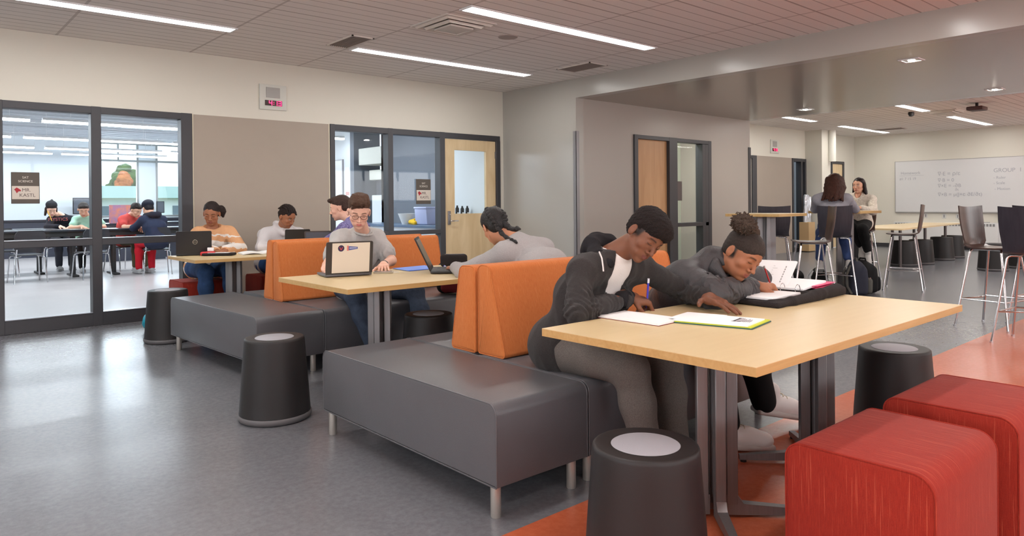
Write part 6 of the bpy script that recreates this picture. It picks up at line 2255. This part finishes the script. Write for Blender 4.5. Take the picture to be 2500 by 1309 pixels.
NV, DG = cloth('navy_canvas', (52, 54, 66)), cloth('grey_canvas', (92, 90, 86))
bag('backpack', 'navy and grey backpack standing on the floor below the two talking girls', (9.48, 3.97, 0), math.radians(35), (.32, .24, .46), NV, DG, patch=True)
bag('backpack', 'black duffel bag on the floor right behind the navy backpack', (9.80, 4.02, 0), math.radians(60), (.34, .26, .44), cloth('black_nylon', (30, 30, 32)), cloth('black_nylon', (30, 30, 32)))
bag('backpack', 'black bag with pale trim on the floor under the left bar chairs', (9.76, 4.60, 0), math.radians(30), (.32, .22, .3), cloth('black_nylon', (30, 30, 32)), M_PAPER)
bag('backpack', 'black bag on the floor left of the other one under the bar chairs', (9.58, 4.88, 0), math.radians(10), (.34, .22, .28), cloth('black_nylon', (30, 30, 32)), DG)
bag('backpack', 'black backpack with a loop strap on the bench behind the middle drum stool', (3.70, 4.98, .455), math.radians(-40), (.3, .22, .30), cloth('black_nylon', (30, 30, 32)), cloth('dark_red_nylon', (110, 34, 40)))
r = empty('gym_bag', (1.97, 7.62, 0), 0, 'teal bag half hidden behind the farthest left drum stool', 'bag')
b = SDF(.05)
b.bx((0, 0, .09), (.1, .09, .09), None, .04, rad=.06)
np_mesh('bag_body', [b.mesh(.01, folds(.02, 16, 5))], mat('teal_nylon', (0, 150, 176), rough=.5), r)
MB().tube([(-.06, 0, .16), (-.04, -.02, .2), (.04, -.02, .2), (.06, 0, .16)], .008, 8).build('handle', mat('teal_nylon', (0, 150, 176)), r)
r = empty('paper_roll_bag', (16.75, 8.2, 0), 0, 'crinkled silver wrapped rolls standing in a cardboard box beside the far pillar', 'rolls')
b = SDF(.02)
for i in range(5): b.cap((-.1 + .05 * i, .0, .6), (-.08 + .055 * i, .03 * (i % 2), 1.35 - .05 * (i % 3)), .045, .04, .01)
np_mesh('wrapped_rolls', [b.mesh(.012, folds(.012, 40, 3))], mat('silver_film', (196, 200, 206), rough=.25, metal=.5), r)
MB().box(-.16, .16, -.12, .12, .02, .72, .004, 1).build('cardboard_box', mat('cardboard', (188, 158, 116), rough=.8), r)

# ================================================================== CLASSROOM BEHIND THE GLASS
for row, (yy, xs) in enumerate(((12.8, (-2.6, -.05, 1.76, 4.4)), (15.95, (-3.3, -.7, 1.9, 4.5)), (18.6, (-2.6, .0, 2.6, 5.2)), (20.4, (-2, .6, 3.2)))):
    for i, x in enumerate(xs):
        L_ = 1.65 if (row == 0 and i == 1) else 2.4
        if row == 0 and i == 2: L_ = 2.5
        r = empty('pendant_lamp', (x + L_ / 2, yy, CC), 0, 'slim pendant lamp in row %s from the glass, %s from the left' % (('one', 'two', 'three', 'four')[row], ('one', 'two', 'three', 'four')[i]), 'pendant light', 'pendant lamps in the classroom')
        MB().box(-L_ / 2, L_ / 2, -.05, .05, -.52, -.49).build('diffuser', M_PEND, r)
        MB().box(-L_ / 2, L_ / 2, -.055, .055, -.49, -.45, .004, 1).build('housing', M_WHITE, r)
        for q in (-1, 1): MB().tube([(q * L_ * .35, 0, -.45), (q * L_ * .35, 0, 0)], .004, 6).build('hanger', M_WHITE, r)
BT = mat('black_resin_top', (40, 42, 50), rough=.25)
area_light('pendant_glow', (1.5, 12.8, CC - .525), 8, .1, 110, (.95, .98, 1.0))
area_light('pendant_glow', (2.0, 15.95, CC - .525), 8, .1, 120, (.95, .98, 1.0))
area_light('pendant_glow', (2.5, 18.6, CC - .525), 8, .1, 100, (.95, .98, 1.0))
area_light('alcove_fill', (5.2, 10.3, CC - .03), 1.2, .6, 60, (.95, .98, 1.0))  # unseen fill light added to brighten the alcove


def lab_table(x0, x1, y0, y1, lab, z=.84):
    r = empty('lab_table', ((x0 + x1) / 2, (y0 + y1) / 2, 0), 0, lab, 'table')
    a, b_ = (x1 - x0) / 2, (y1 - y0) / 2
    MB().box(-a, a, -b_, b_, z - .03, z, .003, 1).build('table_top', BT, r)
    MB().box(-a + .05, a - .05, -b_ + .04, -b_ + .06, z - .12, z - .03).build('apron', M_BLACK, r)
    for q in (-1, 1):
        for q2 in (-1, 1): MB().tube([(q * (a - .25), q2 * .09, .03), (q * (a - .25), q2 * .09, z - .03)], .03, 12).build('leg', M_BLACK, r)
        MB().box(q * (a - .25) - .05, q * (a - .25) + .05, -.3, .3, .0, .035, .008, 2).build('foot', M_BLACK, r)
    return r


lab_table(.9, 2.72, 14.45, 15.1, 'black topped table in front of the student in the mint tee')
lab_table(2.85, 4.9, 14.4, 15.0, 'black topped table between the red tee and the navy jacket')
lab_table(.6, 2.35, 15.55, 16.05, 'black topped table in front of the student in the beanie')
lab_table(-.6, 1.5, 17.2, 17.8, 'black topped table at the back left of the classroom')


def class_chair(lab, loc, rz):
    r = empty('classroom_chair', loc, rz, lab, 'chair', 'black shell chairs in the classroom')
    st_ = mat('black_shell', (34, 34, 40), rough=.4)
    P = rpoly([(-.22, -.2, .06), (.22, -.2, .06), (.22, .22, .08), (-.22, .22, .08)], 5)
    MB().prism(P, .45, .465, 'z', .004, 2).build('seat', st_, r)
    V, F = [], []
    n = 9
    for k_ in range(7):
        z = .5 + .36 * k_ / 6
        w = .2 + .02 * math.sin(k_ / 6 * PI) - (.03 if k_ == 6 else 0)
        for s_ in (0, 1):
            for j in range(n):
                u = -1 + 2 * j / (n - 1)
                V.append((u * w, -.2 - .05 * k_ / 6 + .035 * u * u - .012 * s_, z))
    ix = lambda k_, s_, j: (k_ * 2 + s_) * n + j
    for k_ in range(6):
        for j in range(n - 1):
            F += [(ix(k_, 0, j), ix(k_, 0, j + 1), ix(k_ + 1, 0, j + 1), ix(k_ + 1, 0, j)), (ix(k_, 1, j), ix(k_ + 1, 1, j), ix(k_ + 1, 1, j + 1), ix(k_, 1, j + 1))]
        for j in (0, n - 1): F.append((ix(k_, 0, j), ix(k_ + 1, 0, j), ix(k_ + 1, 1, j), ix(k_, 1, j)))
    for k_ in (0, 6):
        for j in range(n - 1): F.append((ix(k_, 0, j), ix(k_, 0, j + 1), ix(k_, 1, j + 1), ix(k_, 1, j)))
    MB().add(V, F).build('backrest', st_, r)
    for q in (-1, 1):
        for q2 in (-1, 1):
            MB().tube([(q * .12, q2 * .15, .445), (q * .18, q2 * .17, .44), (q * .205, q2 * .18, .41), (q * .23, q2 * .23, .0)], .011, 8).build('leg', M_CHROME, r)
        MB().tube([(q * .19, -.18, .44), (q * .19, -.235, .56)], .01, 8).build('back_support', M_CHROME, r)
    return r


cc = class_chair('black shell chair nearest the glass at the far left, its back turned', (1.70, 14.05, 0), math.radians(6))
for loc, rz, lab in (((2.62, 14.0, 0), 12, 'black shell chair with its back turned, left of the window mullion'), ((3.66, 14.02, 0), -8, 'chair under the student in the navy jacket'),
                     ((4.7, 13.95, 0), 5, 'chair at the right edge of the classroom window'), ((2.86, 15.8, 0), 180, 'chair under the student in the mint tee'),
                     ((3.40, 15.35, 0), 205, 'chair under the student in the red tee'), ((2.52, 16.6, 0), 180, 'chair under the student in the beanie'),
                     ((1.5, 15.5, 0), 180, 'empty black chair behind the left classroom table'), ((1.1, 16.6, 0), 175, 'empty black chair deep in the classroom at left'),
                     ((.9, 14.1, 0), 0, 'black chair cut off by the left edge of the photo')):
    c = copy_tree(cc)
    c.location = loc
    c.rotation_euler = (0, 0, math.radians(rz))
    c['label'] = lab
r = empty('lab_counter', (2.2, 21.2, 0), 0, 'dark counter along the back wall of the classroom', 'counter')
MB().box(-5, 4.6, -.3, .28, .0, .88).build('cabinet', mat('dark_blue_cabinet', (44, 48, 62), rough=.5), r)
MB().box(-5.02, 4.62, -.33, .28, .88, .93, .003, 1).build('counter_top', BT, r)
def monitor(lab, loc, w, h, rz=0):
    r = empty('monitor', loc, rz, lab, 'monitor')
    MB().box(-w / 2, w / 2, -.03, .0, .12, .12 + h, .005, 1).build('housing', M_BLACK, r)
    MB().box(-w / 2 + .02, w / 2 - .02, -.032, -.03, .14, .1 + h).build('screen', mat('class_screen', (88, 94, 104), rough=.3), r)
    MB().box(-.03, .03, -.02, .01, 0, .14).build('stand', M_BLACK, r)
    MB().box(-.12, .12, -.1, .08, 0, .012).build('foot', M_BLACK, r)
monitor('dark wall screen above the student in the mint tee', (3.72, 21.0, .94), .4, .42)
monitor('small monitor right of the wall screen on the back counter', (4.05, 21.1, .94), .24, .3)
monitor('dark monitor at the right edge of the classroom window', (6.4, 21.1, .94), .5, .55)
monitor('small dark monitor left of the right hand one', (5.62, 21.1, .94), .2, .32)
r = empty('side_counter', (5.6, 19.0, 0), 0, 'black counter with equipment behind the navy jacket', 'counter')
MB().box(-.9, 1.0, -.35, .35, 0, .82).build('cabinet', mat('dark_blue_cabinet', (44, 48, 62)), r)
MB().box(-.93, 1.03, -.38, .38, .82, .86).build('counter_top', BT, r)
r = empty('poster', (4.05, 18.2, .86), 0, 'small colourful poster board standing on the counter near the window', 'poster')
PM_ = mat('poster_orange', (226, 130, 60), rough=.6, var=.6, vscale=7, col2=(120, 110, 170))
MB().box(-.28, .28, 0, .03, 0, .42).build('board', PM_, r)
r = empty('poster_counter', (4.2, 18.3, 0), 0, 'black counter under the poster board', 'counter')
MB().box(-.7, .7, -.3, .3, 0, .82).build('cabinet', mat('dark_blue_cabinet', (44, 48, 62)), r)
MB().box(-.72, .72, -.32, .32, .82, .86).build('counter_top', BT, r)
d = frame_obj('window_4', [(4.15, 4.2, .95, 2.98), (4.66, 4.7, 2.5, 2.98), (5.13, 5.18, .95, 2.98), (5.62, 5.67, .95, 2.98), (6.25, 6.3, .95, 2.98)], [(4.15, 6.3, 2.93, 2.98), (4.15, 6.3, 2.46, 2.52), (4.15, 6.3, .95, 1.0)], 21.48, 21.56, mat('window_grey', (150, 152, 150), rough=.4))
MB().box(4.2, 5.13, 21.515, 21.52, 1.0, 2.93).build('pane', M_GLASS, d, 0)
MB().box(5.67, 6.25, 21.515, 21.52, 1.0, 2.93).build('pane', M_GLASS, d, 0)
r = empty('classroom_whiteboard', (7.0, 14.2, 1.6), 0, 'whiteboard on the white side wall seen through the second window', 'whiteboard')
MB().box(-.02, 0, -1.0, .9, -.5, .55).build('board', mat('whiteboard_gloss', (212, 212, 212)), r)
MB().box(-.03, 0, -1.03, -1.0, -.52, .57).box(-.03, 0, -1.0, .9, .55, .57).build('frame', M_DUSTY, r)
r = empty('wall_chart', (7.0, 12.98, 1.55), 0, 'paper chart with red and blue marks beside the classroom whiteboard', 'poster')
MB().box(-.006, 0, -.06, .14, -.45, .45).build('sheet', M_PAPER, r)
MB().box(-.009, -.006, -.04, .1, -.12, -.05).build('red_mark', mat('chart_red', (206, 150, 146)), r)
MB().box(-.009, -.006, -.04, .1, -.25, -.18).build('blue_mark', mat('chart_blue', (150, 196, 216)), r)
r = empty('fume_hood', (7.5, 12.2, 0), 0, 'white hood unit above a white cabinet in the classroom alcove', 'hood')
MB().box(-.45, .4, -.5, .45, 2.02, 2.35, .01, 1).build('upper_valance', mat('hood_white', (220, 222, 212), rough=.5), r)
MB().box(-.3, .4, -.5, .3, 1.72, 1.92, .01, 1).build('lower_valance', mat('hood_white', (220, 222, 212)), r)
MB().box(-.2, .4, -.5, .2, 1.0, 1.72).build('dark_opening', mat('hood_dark', (58, 64, 78), rough=.3), r)
MB().box(-.35, .4, -.5, .12, 0, 1.42, .01, 1).build('white_cabinet', mat('cabinet_white', (216, 224, 232), rough=.4), r)
r = empty('class_counter', (6.6, 10.2, 0), 0, 'pale counter along the slate wall seen through the second window', 'counter')
MB().box(-.3, .38, -1.6, 1.4, 0, .86).build('cabinet', mat('cabinet_white', (216, 224, 232)), r)
MB().box(-.33, .38, -1.63, 1.43, .86, .9, .003, 1).build('counter_top', mat('steel_blue_top', (90, 112, 140), rough=.3), r)
r = empty('storage_tub', (6.62, 9.62, .9), 0, 'pale blue plastic tub with a lid on the classroom counter', 'tub')
MB().prism(rpoly([(-.13, 0, .02), (.13, 0, .02), (.15, .26, .01), (-.15, .26, .01)]), -.17, .17, 'y', .01, 2).build('tub', mat('pale_lilac_plastic', (176, 184, 220), rough=.3), r)
MB().box(-.16, .16, -.18, .18, .26, .29, .008, 2).build('lid', mat('pale_lilac_plastic', (176, 184, 220)), r)
r = empty('white_bowl', (6.55, 10.12, .9), 0, 'white bowl left of the pale blue tub', 'bowl')
MB().lathe([(0, 0), (.09, 0), (.16, .18), (.15, .18), (.085, .01), (0, .01)], 28).build('bowl', M_WHITE, r)
r = empty('yellow_cloth', (6.5, 9.88, .9), 0, 'crumpled yellow cloth in front of the pale blue tub', 'cloth')
b = SDF(.02)
b.cap((-.02, -.1, .03), (.0, .08, .04), .035, .03).cap((0, .03, .05), (.02, -.04, .09), .03, .02)
np_mesh('cloth', [b.mesh(.006, folds(.01, 30, 4))], mat('yellow_fabric', (232, 186, 30), rough=.8), r)
for i, (y, h, m_) in enumerate(((6.70, .17, M_WHITE), (6.80, .19, M_BLACK), (6.90, .18, M_BLACK), (7.0, .18, M_BLACK))):
    r = empty('bottle', (y - .06, 8.98, 1.02), 0, ('white', 'first dark', 'second dark', 'third dark')[i] + ' bottle on the shelf seen through the door glass', 'bottle', 'bottles behind the door glass')
    MB().lathe([(0, 0), (.03, 0), (.03, h * .75), (.014, h * .88), (.014, h), (0, h)], 16).build('bottle_body', m_, r)
    MB().box(-.02, .02, -.034, -.028, .02, .08).build('paper_label', M_WHITE, r)
r = empty('door_shelf', (6.76, 8.98, 0), 0, 'white shelf unit seen through the door glass', 'shelf')
MB().box(-.16, .22, -.12, .14, .0, 1.02).build('shelf_box', M_WHITE, r)

# ================================================================== OUTDOORS BEYOND THE CLASSROOM WINDOWS
o = struct('ground', MB().box(-40, 60, 21.7, 90, -.3, -.12), mat('lawn_green', (110, 126, 80), rough=.9, var=.3, vscale=1))
GRN = mat('tree_green', (92, 124, 52), rough=.9, var=.5, vscale=2, col2=(46, 70, 34))
def tree(loc, cz, rad, m, lab, n=40, seed=1, k_=.25):
    r = empty('tree', loc, 0, lab, 'tree')
    rng = np.random.RandomState(seed)
    b = SDF(.12)
    s = max(rad)
    for i in range(n):
        v = nrm(rng.randn(3)) * (.45 + .55 * rng.rand())
        b.ell(A(0, 0, cz) + v * A(*rad) * .8, (s * .2,) * 3, None, .1)
    np_mesh('crown', [b.mesh(s * .035, bumps(s * .03, 16 / s, 3))], m, r)
    MB().tube([(0, 0, 0), (0, 0, cz)], s * .09, 10, r2=s * .05).build('trunk', mat('bark', (90, 70, 56)), r)


tree((12.0, 52, -.12), 2.9, (1.5, 1.5, 1.35), GRN, 'tall green tree outside beyond the classroom window', 60)
tree((10.3, 46, -.12), 2.6, (.5, .5, .95), mat('tree_orange', (214, 130, 70), rough=.9, var=.4, vscale=3, col2=(170, 90, 40)), 'small orange autumn tree in front of the green tree', 40, 4)
tree((17.5, 50, -.12), 2.8, (1.6, 1.6, 1.7), GRN, 'green tree outside at the right edge of the classroom window', 50, 7)
r = empty('house', (10.5, 40, -.12), 0, 'pale house with a grey green roof outside the classroom window', 'house')
MB().box(-6, 8, -2, 2, 0, 1.8).build('wall', mat('house_white', (226, 228, 226)), r)
MB().prism([(-2.4, 1.78), (2.4, 1.78), (0, 2.42)], -6.3, 8.3, 'x').build('roof', mat('roof_grey_green', (140, 164, 154), rough=.7), r)
for x in (-3.4, -1.6, .2, 1.8, 3.5): MB().box(x, x + .9, -2.03, -1.99, .7, 1.4).build('window', mat('house_window', (120, 130, 140), rough=.3), r)

r = empty('light_panel_housing', (5.2, 10.3, CC), 0, 'added flat panel on the classroom ceiling for the alcove fill above the counter', 'ceiling light')
MB().box(-.62, .62, -.32, .32, -.022, 0, .003, 1).build('housing', M_WHITE, r)  # housing made up to hold the alcove fill light
r = empty('light_panel_housing', (9.6, 7.6, CZ), 0, 'flat lamp on the ceiling of the side room behind the sidelight', 'ceiling light')
MB().box(-.82, .82, -.27, .27, -.03, 0, .003, 1).build('housing', M_WHITE, r)
